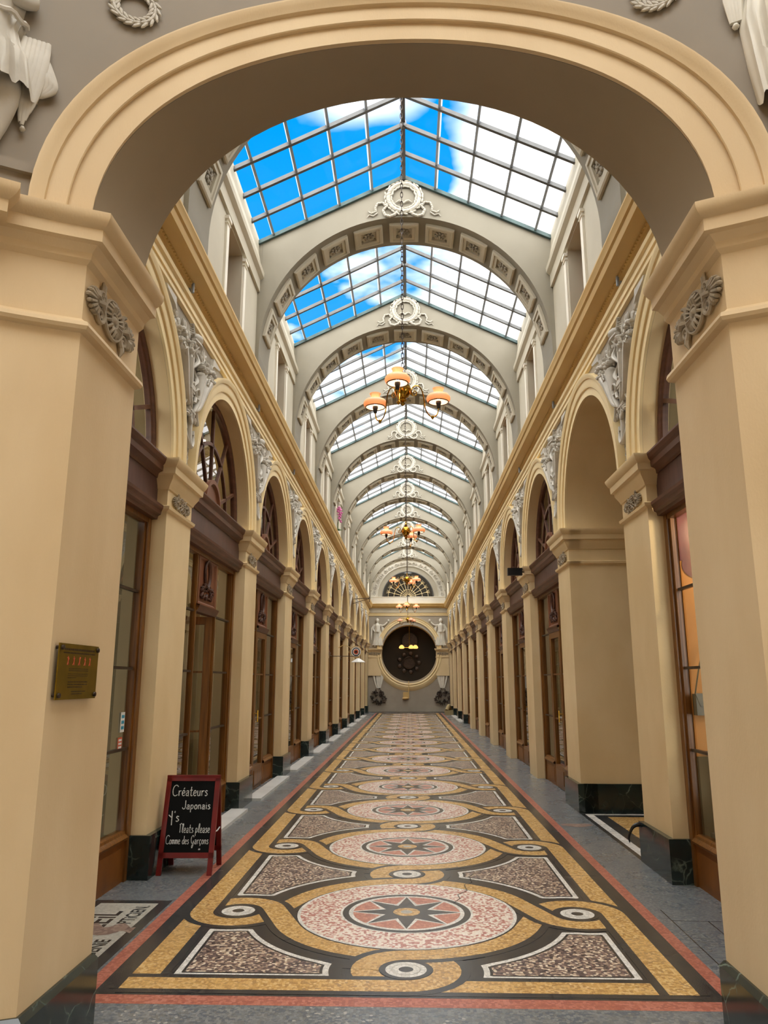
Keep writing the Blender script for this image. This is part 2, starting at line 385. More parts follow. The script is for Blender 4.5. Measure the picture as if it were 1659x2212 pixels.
Y0, DY, NM = 5.87, 2.19, 16
RB, RS, RM, DS = 0.86, 0.255, 0.235, 1.2
ph = math.acos((RB + RS) / DS)
A = lambda cx, cy, r_, a0, a1, n=18: [(cx + r_ * cos(a0 + (a1 - a0) * i / n), cy + r_ * sin(a0 + (a1 - a0) * i / n)) for i in range(n + 1)]
BARY = Y0 - RB - 2 * RM
BE = 0.079
def side_path(yc, kind, inner=False):
    """left side of medallion; kind P = lower strip over the top, Q = upper strip under the bottom"""
    s = 1 if kind == 'P' else -1
    if inner:
        q = A(-DS, yc, RS, s * 1.9, s * ph, 8) + A(0, yc, RB, PI + s * ph, PI + s * (ph + 0.3), 6)
        return q
    return [(-DS - RS, yc - s * (DY / 2))] + A(-DS, yc, RS, s * PI, s * ph, 20) + A(0, yc, RB, PI + s * ph, PI + s * (ph + 0.2), 4)
for k in range(NM):
    yc = Y0 + k * DY
    rot = lambda pts: [(-x, 2 * yc - y) for x, y in pts]
    # medallion
    zz = LZ * 11
    for r_, z, mi in ((0.770, 12, WH), (0.748, 13, PK), (0.468, 14, WH), (0.452, 15, BK), (0.408, 16, WH), (0.378, 17, TE)):
        disc(0, yc, r_, LZ * z, mi, 72)
    for ro, ri, z, mi in ((0.408, 0.20, 18, WH), (0.375, 0.16, 19, BK)):
        fl.poly([((ro if i % 2 == 0 else ri) * cos(PI * i / 8 + PI / 2), yc + (ro if i % 2 == 0 else ri) * sin(PI * i / 8 + PI / 2), LZ * z) for i in range(16)], mi)
    disc(0, yc, 0.095, LZ * 20, GO, 30); disc(0, yc, 0.042, LZ * 21, ST, 20)
    # interlaced bands
    P_ = side_path(yc, 'P'); Q_ = side_path(yc, 'Q')
    if k == 0: P_ = [(-DS - RS, BARY - BE)] + P_[1:]
    strand(P_, 0); strand(rot(side_path(yc, 'P')), 0)
    strand(Q_, 1)
    rq = rot(side_path(yc, 'Q'))
    if k == 0: rq = [(DS + RS, BARY - BE)] + rq[1:]
    strand(rq, 1)
    yn = yc + DY; ym = yc + DY / 2
    lo_ = A(0, yc, RB, PI - ph - .1, PI / 2, 14); lr = A(0, yc, RB, ph + .1, PI / 2, 14)
    if k < NM - 1:
        hi_ = A(0, yn, RB, 1.5 * PI, PI + ph + .1, 14); hr = A(0, yn, RB, 1.5 * PI, 2 * PI - ph - .1, 14)
        strand(lr + A(0, ym, RM, 1.5 * PI, PI / 2, 16)[1:] + hr[1:], 0)
        strand(lo_ + A(0, ym, RM, -PI / 2, PI / 2, 16)[1:] + hi_[1:], 1)
        strand(A(0, ym, RM, PI, PI / 2, 8) + A(0, yn, RB, 1.5 * PI, 1.5 * PI + .5, 6)[1:], 2)
    else:
        strand(lr, 0); strand(lo_, 1)
    if k == 0:
        yb_ = Y0 - RB - RM
        strand(A(0, yc, RB, 2 * PI - ph, 1.5 * PI, 14) + A(0, yb_, RM, PI / 2, 1.5 * PI, 16)[1:] + [(DS + RS + BE, BARY)], 0)
        strand(A(0, yc, RB, PI + ph, 1.5 * PI, 14) + A(0, yb_, RM, PI / 2, -PI / 2, 16)[1:] + [(-DS - RS - BE, BARY)], 1)
        strand(A(0, yc, RB, 1.5 * PI + .5, 1.5 * PI, 6) + A(0, yb_, RM, PI / 2, PI, 8)[1:], 2)
    strand(side_path(yc, 'P', True), 2); strand(rot(side_path(yc, 'P', True)), 2)
    # small roundels
    cs = [(-DS, yc), (DS, yc), (0, ym)] + ([(0, Y0 - RB - RM)] if k == 0 else [])
    for cx, cy in cs:
        for r_, z, mi in ((0.15, 11, BK), (0.118, 12, WH), (0.085, 13, ST), (0.078, 14, WH), (0.042, 15, BK)): disc(cx, cy, r_, LZ * z, mi, 28)
    # speckled fields between this medallion and the next
    for sx in (-1, 1):
        if k == 0: panel(sx, 4.66, yc - 0.40, [(0, yc, 1.09), (0, Y0 - RB - RM, 0.44), (DS, yc, 0.41)])
        if k < NM - 1: panel(sx, yc + 0.40, yn - 0.40, [(0, yc, 1.09), (0, yn, 1.09), (0, ym, 0.44), (DS, yc, .41), (DS, yn, .41)])
strand([(-DS - RS, 40.7), (DS + RS, 40.7)], 1)
for sx in (-1, 1): strand([(sx * (DS + RS), Y0 + (NM - 1) * DY + .8), (sx * (DS + RS), 40.7)], 0)
# crack across the first medallion
pth = [(0.34, 6.10), (0.40, 6.22), (0.39, 6.33), (0.47, 6.45), (0.46, 6.62), (0.53, 6.74), (0.52, 6.88), (0.58, 7.02)]
ribbon(pth, 0.006, LZ * 22, BK)
# name panel set in the floor on the left, worn patch
rect(-2.32, -1.75, 3.6, 6.12, LZ, BK); rect(-2.26, -1.83, 3.7, 6.04, 2 * LZ, ST)
blob = [(-1.80 - 0.50 * t - 0.02 * sin(t * 19), 5.36 + 0.05 * sin(t * 13)) for t in [i / 14 for i in range(15)]] + \
       [(-2.30 + 0.50 * t, 5.52 + 0.05 * sin(t * 17 + 1)) for t in [i / 14 for i in range(15)]]
fl.poly([(x, y, LZ * 5) for x, y in blob], BR)
for ex, ey, r_ in ((1.93, 9.3, 0.10),):
    fl.poly([(ex + r_ * 1.8 * cos(t), ey + r_ * sin(t) * (1 + .3 * sin(3 * t)), LZ * 3) for t in [i * PI / 10 for i in range(20)]], BR)
# side passage floor on the right
rect(2.14, 7, 7.55, 10.1, LZ, BK); rect(2.19, 7, 7.60, 10.05, 2 * LZ, WH); rect(2.28, 7, 7.68, 9.97, 3 * LZ, BK); rect(2.42, 7, 7.82, 9.84, 4 * LZ, GO)
# grey slab joints at the right
ribbon([(1.80, 4.0), (1.82, 6.0)], 0.008, LZ * 2, BK); ribbon([(1.82, 5.75), (2.3, 5.72)], 0.008, LZ * 2, BK); ribbon([(2.05, 4.3), (2.06, 5.74)], 0.008, LZ * 2, BK)
floor = fl.build('floor', FM, smooth=0, kind='structure')
def floor_text(txt, size, x0, y0, sxx=1.0):
    c = bpy.data.curves.new('lettering', 'FONT'); c.body = txt; c.size = size; c.extrude = 0.0; c.offset = 0.003
    o = bpy.data.objects.new('lettering', c); S.collection.objects.link(o)
    dg = bpy.context.evaluated_depsgraph_get(); me = bpy.data.meshes.new_from_object(o.evaluated_get(dg))
    bpy.data.objects.remove(o)
    me.materials.clear(); me.materials.append(T_black)
    for v in me.vertices: v.co = Vector((x0 - v.co.y, y0 + v.co.x * sxx, LZ * 4))
    n = bpy.data.objects.new('mosaic_lettering', me); S.collection.objects.link(n); n.parent = floor
floor_text('LEiL', 0.26, -2.02, 5.42, 0.95)
floor_text('S0', 0.26, -2.02, 4.75, 0.95)
floor_text('iNGENiE', 0.135, -1.87, 4.80, 0.86)
floor_text('OPTiCiEN.', 0.135, -1.87, 5.46, 0.84)

# ================================================================== ROTUNDA WALL with the big basket arch
RR = 3.87; RCY = -0.41; AX = 1.465; AY1 = 3.85; ZS = 3.70; ZC = 4.97
def wy(x): return RCY + math.sqrt(max(0.0, RR * RR - x * x))
def bent(x, z, d=0.0):                       # point on the curved wall face, d = towards the rotunda
    t = math.asin(max(-1, min(1, x / RR))); return ((RR - d) * sin(t), RCY + (RR - d) * cos(t), z)
wf = MB()
NA = 40
inner = arc(0, ZS, AX, PI, 0, NA, ZC - ZS)
ZT = 7.6
for i in range(NA):                           # sheet above the arch, soffit, back sheet
    (x0, z0), (x1, z1) = inner[i], inner[i + 1]
    wf.quad(bent(x0, z0), bent(x1, z1), bent(x1, ZT), bent(x0, ZT), 0)
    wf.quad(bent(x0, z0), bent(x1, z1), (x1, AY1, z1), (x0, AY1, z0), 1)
    wf.quad((x0, AY1, z0), (x1, AY1, z1), (x1, AY1, 9.2), (x0, AY1, 9.2), 2)
for sx in (-1, 1):
    t0 = math.asin(AX / RR)
    for i in range(30):                       # rest of the drum
        ta, tb = t0 + (PI - t0) * i / 30, t0 + (PI - t0) * (i + 1) / 30
        z0 = ZS if i < 8 else 0
        wf.quad((sx * RR * sin(ta), RCY + RR * cos(ta), z0), (sx * RR * sin(tb), RCY + RR * cos(tb), z0), (sx * RR * sin(tb), RCY + RR * cos(tb), ZT), (sx * RR * sin(ta), RCY + RR * cos(ta), ZT), 0 if i < 8 else 3)
    wf.quad((sx * AX, AY1, 0), (sx * 3.0, AY1, 0), (sx * 3.0, AY1, 9.2), (sx * AX, AY1, 9.2), 2)
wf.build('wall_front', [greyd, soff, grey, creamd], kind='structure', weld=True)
# rotunda ceiling ring around its glass eye
rc = MB(); OC = 2.55
for i in range(64):
    ta, tb = 2 * PI * i / 64, 2 * PI * (i + 1) / 64
    P = lambda r_, t, z: (r_ * sin(t), RCY + r_ * cos(t), z)
    rc.quad(P(RR, ta, ZT), P(RR, tb, ZT), P(OC, tb, ZT + .5), P(OC, ta, ZT + .5), 0)
    rc.quad(P(OC, ta, ZT + .5), P(OC, tb, ZT + .5), P(OC, tb, ZT + .8), P(OC, ta, ZT + .8), 0)
rc.build('ceiling', [cler], kind='structure')

# archivolt of the big arch
am = MB()
path = arc(0, ZS, AX, PI, 0, 56, ZC - ZS)
prof = [(0.001, 0.002), (0, 0.03), (0.10, 0.03), (0.10, 0.05), (0.105, 0.055), (0.185, 0.055), (0.19, 0.075), (0.215, 0.085), (0.24, 0.10), (0.25, 0.10), (0.25, -0.01)]
am.sweep(path, prof, lambda p, q, d: bent(p, q, d))
o = am.build('arch_moulding', [creamd]); tag(o, 'huge stepped cream moulding around the foreground basket arch', 'arch moulding')

# the two foreground piers
def pier_plan(sx, off=0.0, xo=3.0):
    pts = [(sx * (AX), AY1 + 0.02), (sx * AX, wy(AX))]
    x = AX + 0.1
    while x < xo + .01: pts.append((sx * x, wy(x))); x += 0.15
    return pts
def pier(sx, label):
    t = thing('foreground_pier', label, 'pier', (sx * 1.9, 3.5, 0))
    L = Vector((sx * 1.9, 3.5, 0)); mf = lambda p, q, d: (p - L.x, q - L.y, d)
    pl = pier_plan(sx)
    sgn = 1 if sx < 0 else -1                 # which side of the path is outside
    full = pl + [(sx * 3.0, AY1 + 0.0)]
    m = MB(); m.prism(full, 0.355, 3.70, mf); m.build('shaft', [creamd], t, smooth=20)
    m = MB(); m.sweep(pl, [(o_ * -sgn * -1, z) for o_, z in ((0, .0), (0.035, .0), (0.035, .34), (0.012, .36), (0, .36))], mf); m.build('marble_base', [marble], t, smooth=20)
    # capital band with a step forward where the rotunda order begins
    st = []
    for p in pl: st.append(p)
    prof = [(0, 3.16), (0.035, 3.165), (0.045, 3.18), (0.04, 3.20), (0.015, 3.215), (0.0, 3.23)]
    m = MB(); m.sweep(pl, [(sgn * a_, b_) for a_, b_ in prof], mf); m.build('neck_moulding', [creamd], t, smooth=30)
    prof = [(0, 3.50), (0.025, 3.52), (0.03, 3.55), (0.06, 3.58), (0.09, 3.585), (0.09, 3.645), (0.10, 3.65), (0.12, 3.67), (0.13, 3.69), (0.13, 3.715), (0, 3.73)]
    m = MB(); m.sweep(pl, [(sgn * a_, b_) for a_, b_ in prof], mf)
    k = next(i for i, p in enumerate(pl) if abs(p[0]) > 1.62)
    pl2 = [(p[0] , p[1]) for p in pl[k:]]
    # forward block: follows the wall 7 cm in front
    pf = [bent(sx * 1.86, 0, 0)[:2]] + [bent(p[0], 0, 0.09)[:2] for p in [(sx * (1.86 + .14 * i), 0) for i in range(9)]]
    m.sweep(pf, [(sgn * a_, b_) for a_, b_ in prof], mf)
    m.prism(pf + [(sx * 3.0, AY1 - .1), (sx * 1.9, AY1 - .3)], 3.45, 3.735, mf)
    m.build('capital_moulding', [creamd], t, smooth=30)
    return t, L
plq = []
for sx, lb in ((-1, 'huge cream plaster pier at the left edge carrying a brass plate'), (1, 'huge cream plaster pier at the right edge without a plate')):
    plq.append(pier(sx, lb))

# ================================================================== relief ornament makers (u = across, v = up, w = out of the wall)
def frond(m, xf, c, ang, n=7, L=0.09, spread=2.6, w=0.012):
    for i in range(n):
        t = ang - spread / 2 + spread * i / (n - 1); l = L * (1 - 0.35 * abs(i - (n - 1) / 2) / (n / 2))
        e = (c[0] + l * cos(t), c[1] + l * sin(t))
        m.tube([(c[0], c[1], 0.008), ((c[0] + e[0]) / 2, (c[1] + e[1]) / 2, 0.02), (e[0], e[1], 0.014)], [w * .5, w * .9, w * 1.05], 6, xf=xf)
        m.ell((e[0], e[1], 0.012), (w * 1.1, w * 1.1, w), 6, 4, xf=xf)
def spiral(m, xf, c, r_, a0, turns, w, n=22, sg=1):
    m.tube([(c[0] + r_ * (1 - i / n * .85) * cos(a0 + sg * turns * 2 * PI * i / n), c[1] + r_ * (1 - i / n * .85) * sin(a0 + sg * turns * 2 * PI * i / n), 0.014) for i in range(n + 1)], [w * (1 - .5 * i / n) for i in range(n + 1)], 6, xf=xf)
def rosette_band(m, xf, s=1.0, petals=16):
    """central fluted roundel with S-scrolls and palmettes each side, about 0.52 s wide"""
    for r0, r1, w0 in ((0.088, 0.098, 0.026), (0.03, 0.036, 0.03)):
        m.tube([(s * r1 * cos(2 * PI * i / 24), s * r1 * sin(2 * PI * i / 24), w0 * s * .6) for i in range(25)], s * 0.008, 6, xf=xf, cap=False)
    for i in range(petals):
        t = 2 * PI * i / petals
        m.tube([(s * .035 * cos(t), s * .035 * sin(t), .02 * s), (s * .065 * cos(t), s * .065 * sin(t), .026 * s), (s * .088 * cos(t), s * .088 * sin(t), .016 * s)], [.005 * s, .009 * s, .008 * s], 5, xf=xf)
    m.ell((0, 0, 0.012 * s), (s * .028, s * .028, .02 * s), 10, 5, xf=xf)
    for sg in (-1, 1):
        spiral(m, xf, (sg * .135 * s, sg * .045 * s), .045 * s, PI / 2, 1.6, .011 * s, sg=sg)
        spiral(m, xf, (sg * .130 * s, -sg * .05 * s), .04 * s, -PI / 2, 1.6, .010 * s, sg=-sg)
        frond(m, xf, (sg * .17 * s, 0), 0 if sg > 0 else PI, 9, .085 * s, 2.8, .010 * s)
        m.tube([(sg * .10 * s, 0, .01), (sg * .14 * s, .012 * s, .02), (sg * .18 * s, 0, .016)], [.014 * s, .016 * s, .012 * s], 6, xf=xf)
        m.tube([(sg * .115 * s, -sg * .06 * s, .01), (sg * .12 * s, -sg * .11 * s, .015), (sg * .115 * s, -sg * .14 * s, .01)], [.012 * s, .012 * s, .003], 6, xf=xf)
# ornament on the inner face of both foreground piers
for (t, L), sx in zip(plq, (-1, 1)):
    m = MB(); xf = lambda u, v, w, sx=sx, L=L: (sx * (AX - w * 1.4) - L.x, 3.465 + u * 1.12 - L.y, 3.365 + v - L.z)
    rosette_band(m, xf, 1.0)
    o = m.build('rosette_ornament', [relieft], t); o['label'] = 'taupe plaster roundel with palmettes'

# ================================================================== ARCADE WALLS
AR = 1.32; AZ = 3.60          # arch radius and springing
ZA0, ZA1 = 5.17, 5.34         # architrave band
ZW = 6.98                     # top of clerestory windows
CWX = 2.08                    # clerestory wall plane
def S3(sx, base=HW):          # (depth into the gallery, along, height) -> world
    return lambda d, u, z: (sx * (base - d), u, z)
for sx, side in ((-1, 'left'), (1, 'right')):
    f = S3(sx); m = MB()
    for k in range(11):
        c = bayc(k); ya, yb = c - 1.71, c + 1.71
        if k == 0: ya = AY1
        for y0, y1 in ((ya, c - AR), (c + AR, yb)):
            if y1 > y0: m.quad(f(0, y0, 3.55), f(0, y1, 3.55), f(0, y1, 5.75), f(0, y0, 5.75), 0)
        pts = arc(c, AZ, AR, PI, 0, 32)
        pp = [(c - AR, 3.55)] + pts + [(c + AR, 3.55)]
        for i in range(32):
            (y0, z0), (y1, z1) = pts[i], pts[i + 1]
            m.quad(f(0, y0, z0), f(0, y1, z1), f(0, y1, 5.75), f(0, y0, 5.75), 0)
        dep = 0.24 if not (sx == 1 and k == 1) else 0.95
        for i in range(len(pp) - 1):
            (y0, z0), (y1, z1) = pp[i], pp[i + 1]
            m.quad(f(0, y0, z0), f(0, y1, z1), f(-dep, y1, z1), f(-dep, y0, z0), 1)
        # clerestory wall with its window opening
        wc = c + 1.44 - 1.71 + 1.83 if False else 8.38 + BAY * (k - 1)
        g = S3(sx, CWX)
        a0, a1 = wc - .40, wc + .40
        if k == 10: pass
        y0, y1 = wc - 1.71, wc + 1.71
        if k == 0: y0 = AY1
        m.quad(g(0, y0, 5.6), g(0, a0, 5.6), g(0, a0, 7.8), g(0, y0, 7.8), 2)
        m.quad(g(0, a1, 5.6), g(0, y1, 5.6), g(0, y1, 7.8), g(0, a1, 7.8), 2)
        m.quad(g(0, a0, ZW - .02), g(0, a1, ZW - .02), g(0, a1, 7.8), g(0, a0, 7.8), 2)
        m.quad(g(0, a0, 5.6), g(0, a1, 5.6), g(-.34, a1, 5.6), g(-.34, a0, 5.6), 2)
        for yy in (a0, a1): m.quad(g(0, yy, 5.6), g(-.34, yy, 5.6), g(-.34, yy, ZW), g(0, yy, ZW), 3)
        m.quad(g(0, a0, ZW - .02), g(0, a1, ZW - .02), g(-.34, a1, ZW - .02), g(-.34, a0, ZW - .02), 3)
        # clerestory pilasters, capitals and the wall behind the window
        for yy in (a0 - .07, a1 + .07):
            m.box(0, 1, 0, 1, 0, 1, 4, lambda x, y, z, yy=yy: g(x * .028, yy - .055 + y * .11, 5.6 + z * (ZW - .1 - 5.6)))
            m.box(0, 1, 0, 1, 0, 1, 4, lambda x, y, z, yy=yy: g(x * .05, yy - .075 + y * .15, ZW - .10 + z * .04))
            m.box(0, 1, 0, 1, 0, 1, 4, lambda x, y, z, yy=yy: g(x * .04, yy - .065 + y * .13, ZW - .15 + z * .015))
    m.quad(f(0, bayc(10) + 1.71, 0), f(0, YEND + .1, 0), f(0, YEND + .1, 5.75), f(0, bayc(10) + 1.71, 5.75), 0)
    g = S3(sx, CWX); ye = 8.38 + BAY * 9 + 1.71
    m.quad(g(0, ye, 5.6), g(0, YEND + .1, 5.6), g(0, YEND + .1, 7.8), g(0, ye, 7.8), 2)
    m.quad(g(0, AY1, 7.75), g(0, YEND, 7.75), g(-.5, YEND, 7.9), g(-.5, AY1, 7.9), 2)
    m.build('wall_' + side, [grey, cream, cler, cler, white], kind='structure', weld=True)
    # horizontal mouldings, swept straight along the wall
    def run(prof, mt, name, base=HW, y0=AY1, y1=YEND):
        q = MB(); h = S3(sx, base); q.grid([[h(d, y, z) for d, z in prof] for y in (y0, (y0 + y1) / 2, y1)], 0)
        return q.build(name, [mt], kind='structure', smooth=25)
    run([(0, ZA0), (.035, ZA0 + .01), (.035, ZA0 + .06), (.05, ZA0 + .065), (.05, ZA0 + .12), (.075, ZA0 + .135), (.085, ZA0 + .17), (0, ZA0 + .175)], pale, 'trim_%d' % (1 if sx < 0 else 2))
    cor = run([(0, 5.44), (.03, 5.445), (.035, 5.475), (.055, 5.48), (.055, 5.495), (.07, 5.50), (.19, 5.535), (.20, 5.57), (.205, 5.60), (.225, 5.615), (.235, 5.65), (.25, 5.68), (.25, 5.70), (.04, 5.72)], ochre, 'trim_%d' % (3 if sx < 0 else 4))
    bd = MB()
    for i in range(700):
        y = AY1 + .05 + i * 0.054
        bd.box(0, 1, 0, 1, 0, 1, 0, lambda x, yy, z, y=y: f(.055 + x * .016, y + yy * .034, 5.478 + z * .018))
    o = bd.build('bead_course', [ochre], cor, smooth=0); o['kind'] = 'stuff'
    # upper frieze, eaves gutter
    run([(0, 6.98), (.035, 6.98), (.035, 7.16), (.05, 7.17), (.085, 7.20), (.09, 7.27), (.075, 7.30), (.05, 7.34), (-.02, 7.70), (-.03, 7.77), (-.2, 7.78)], cler, 'trim_%d' % (5 if sx < 0 else 6), CWX)

# arch mouldings of the arcade
def arch_mould(sx):
    m = MB(); pts = arc(0, AZ, AR, PI, 0, 40)
    m.sweep(pts, [(0.001, .001), (0, .028), (.085, .028), (.088, .045), (.10, .05), (.185, .05), (.19, .066), (.215, .075), (.235, .082), (.245, .082), (.25, 0)], lambda p, q, d: (-sx * d, p, q))
    return m.build('arch_moulding', [pale], smooth=35)
for sx, side in ((-1, 'left'), (1, 'right')):
    p = None
    for k in range(11):
        lb = 'cream arch moulding over the %s arcade bay from the front, %s wall' % (ORD[k], side)
        if p is None: p = arch_mould(sx); p.location = (sx * HW, bayc(k), 0); tag(p, lb, 'arch moulding', 'arcade arch mouldings')
        else: dup(p, (sx * HW, bayc(k), 0), lb)

# pilasters
IMP = [(0, 3.33), (.012, 3.335), (.02, 3.36), (.055, 3.42), (.06, 3.45), (.085, 3.46), (.09, 3.52), (.10, 3.53), (.115, 3.56), (.125, 3.585), (.125, 3.60), (0, 3.612)]
def pilaster(sx, based):
    t = thing('arcade_pilaster', 'x', 'pilaster')
    h = PW / 2; X = lambda p, q, d: (-sx * p, q, d)
    m = MB(); m.box(-.2, 0, -h, h, .0 if not based else .34, 3.60, 0, X); m.build('shaft', [cream], t, smooth=0)
    path = [(-.15, -h), (0, -h), (0, h), (-.15, h)]
    m = MB(); m.sweep(path, [(-a_, b_) for a_, b_ in IMP], X); m.build('impost_moulding', [cream], t, smooth=25)
    m = MB(); m.sweep(path, [(-a_, b_) for a_, b_ in [(0, 3.12), (.012, 3.125), (.03, 3.14), (.035, 3.165), (0, 3.18)]], X); m.build('neck_moulding', [cream], t, smooth=25)
    if based:
        m = MB(); m.box(-.2, .045, -h - .03, h + .03, 0, .345, 0, X); m.build('marble_base', [marble], t, smooth=0)
    m = MB(); rosette_band(m, lambda u, v, w: X(w * 1.2, u * 1.15, 3.255 + v * .85), .88, 12)
    m.build('rosette_ornament', [relieft], t)
    return t
for sx, side in ((-1, 'left'), (1, 'right')):
    protos = {}
    for k in range(0, 12):
        based = not (sx == 1 and 3 <= k <= 7)
        if k == 0: continue
        lb = 'cream plaster pilaster %s, %s from the front on the %s' % ('with green marble base' if based else 'bare down to the floor', ORD[k - 1], side)
        loc = (sx * HW, pily(k), 0)
        if based not in protos:
            protos[based] = pilaster(sx, based); protos[based].location = loc; tag(protos[based], lb, 'pilaster', 'arcade pilasters')
        else: dup(protos[based], loc, lb)

# ------------------------------------------------------------------ the side passage on the right (second bay)
ps = MB(); y0, y1 = bayc(1) - AR, bayc(1) + AR
for yy, sg in ((y0, -1), (y1, 1)):
    ps.box(HW + .05, HW + .95, yy, yy + sg * .3, 0.34, 3.60, 0)
ps.build('wall_passage', [cream], kind='structure', smooth=0)
pm = MB()
for yy, sg in ((y0, 1), (y1, -1)):
    for pr in (IMP, [(0, 3.12), (.012, 3.125), (.03, 3.14), (.035, 3.165), (0, 3.18)]):
        pm.grid([[(x, yy + sg * d, z) for d, z in pr] for x in (HW, HW + .95)], 0)
pm.build('trim_7', [cream], kind='structure', smooth=25)
pb = MB()
for yy, sg in ((y0, 1), (y1, -1)): pb.box(HW + .03, HW + .98, yy - sg * .2, yy + sg * .03, 0, .345, 0)
pb.build('baseboard_passage', [marble], kind='structure', smooth=0)
pw = MB()
pw.box(HW + .95, HW + 1.05, y0 - .35, y0, 0, 3.6, 1); pw.box(HW + .95, HW + 1.02, y1, y1 + .35, 0, 3.6, 1)
pw.quad((HW, y0 - .4, 5.42), (6.5, y0 - .4, 5.42), (6.5, y1 + .4, 5.42), (HW, y1 + .4, 5.42), 0)
pw.quad((HW + .1, y0 - .4, 0), (6.5, y0 - .4, 0), (6.5, y0 - .4, 5.45), (HW + .1, y0 - .4, 5.45), 0)
pw.quad((HW + .1, y1 + .4, 0), (6.5, y1 + .4, 0), (6.5, y1 + .4, 5.45), (HW + .1, y1 + .4, 5.45), 0)
pw.quad((6.5, y0 - .4, 0), (6.5, y1 + .4, 0), (6.5, y1 + .4, 5.45), (6.5, y0 - .4, 5.45), 0)
pw.build('wall_passage_back', [cream, wood], kind='structure', smooth=0)

# ------------------------------------------------------------------ rooms behind the shopfronts
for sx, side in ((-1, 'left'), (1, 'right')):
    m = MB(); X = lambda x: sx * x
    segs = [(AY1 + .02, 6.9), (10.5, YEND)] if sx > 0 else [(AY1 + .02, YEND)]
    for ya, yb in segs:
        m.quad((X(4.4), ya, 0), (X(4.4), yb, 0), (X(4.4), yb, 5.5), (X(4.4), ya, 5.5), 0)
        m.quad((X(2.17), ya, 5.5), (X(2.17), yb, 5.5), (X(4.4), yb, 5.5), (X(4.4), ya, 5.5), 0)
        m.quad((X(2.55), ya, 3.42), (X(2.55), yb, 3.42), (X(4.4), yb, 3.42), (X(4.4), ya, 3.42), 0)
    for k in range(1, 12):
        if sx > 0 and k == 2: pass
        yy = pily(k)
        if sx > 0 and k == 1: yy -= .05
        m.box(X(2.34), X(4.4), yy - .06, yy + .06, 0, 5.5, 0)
    m.build('wall_%s_rooms' % side, [room], kind='structure', smooth=0)

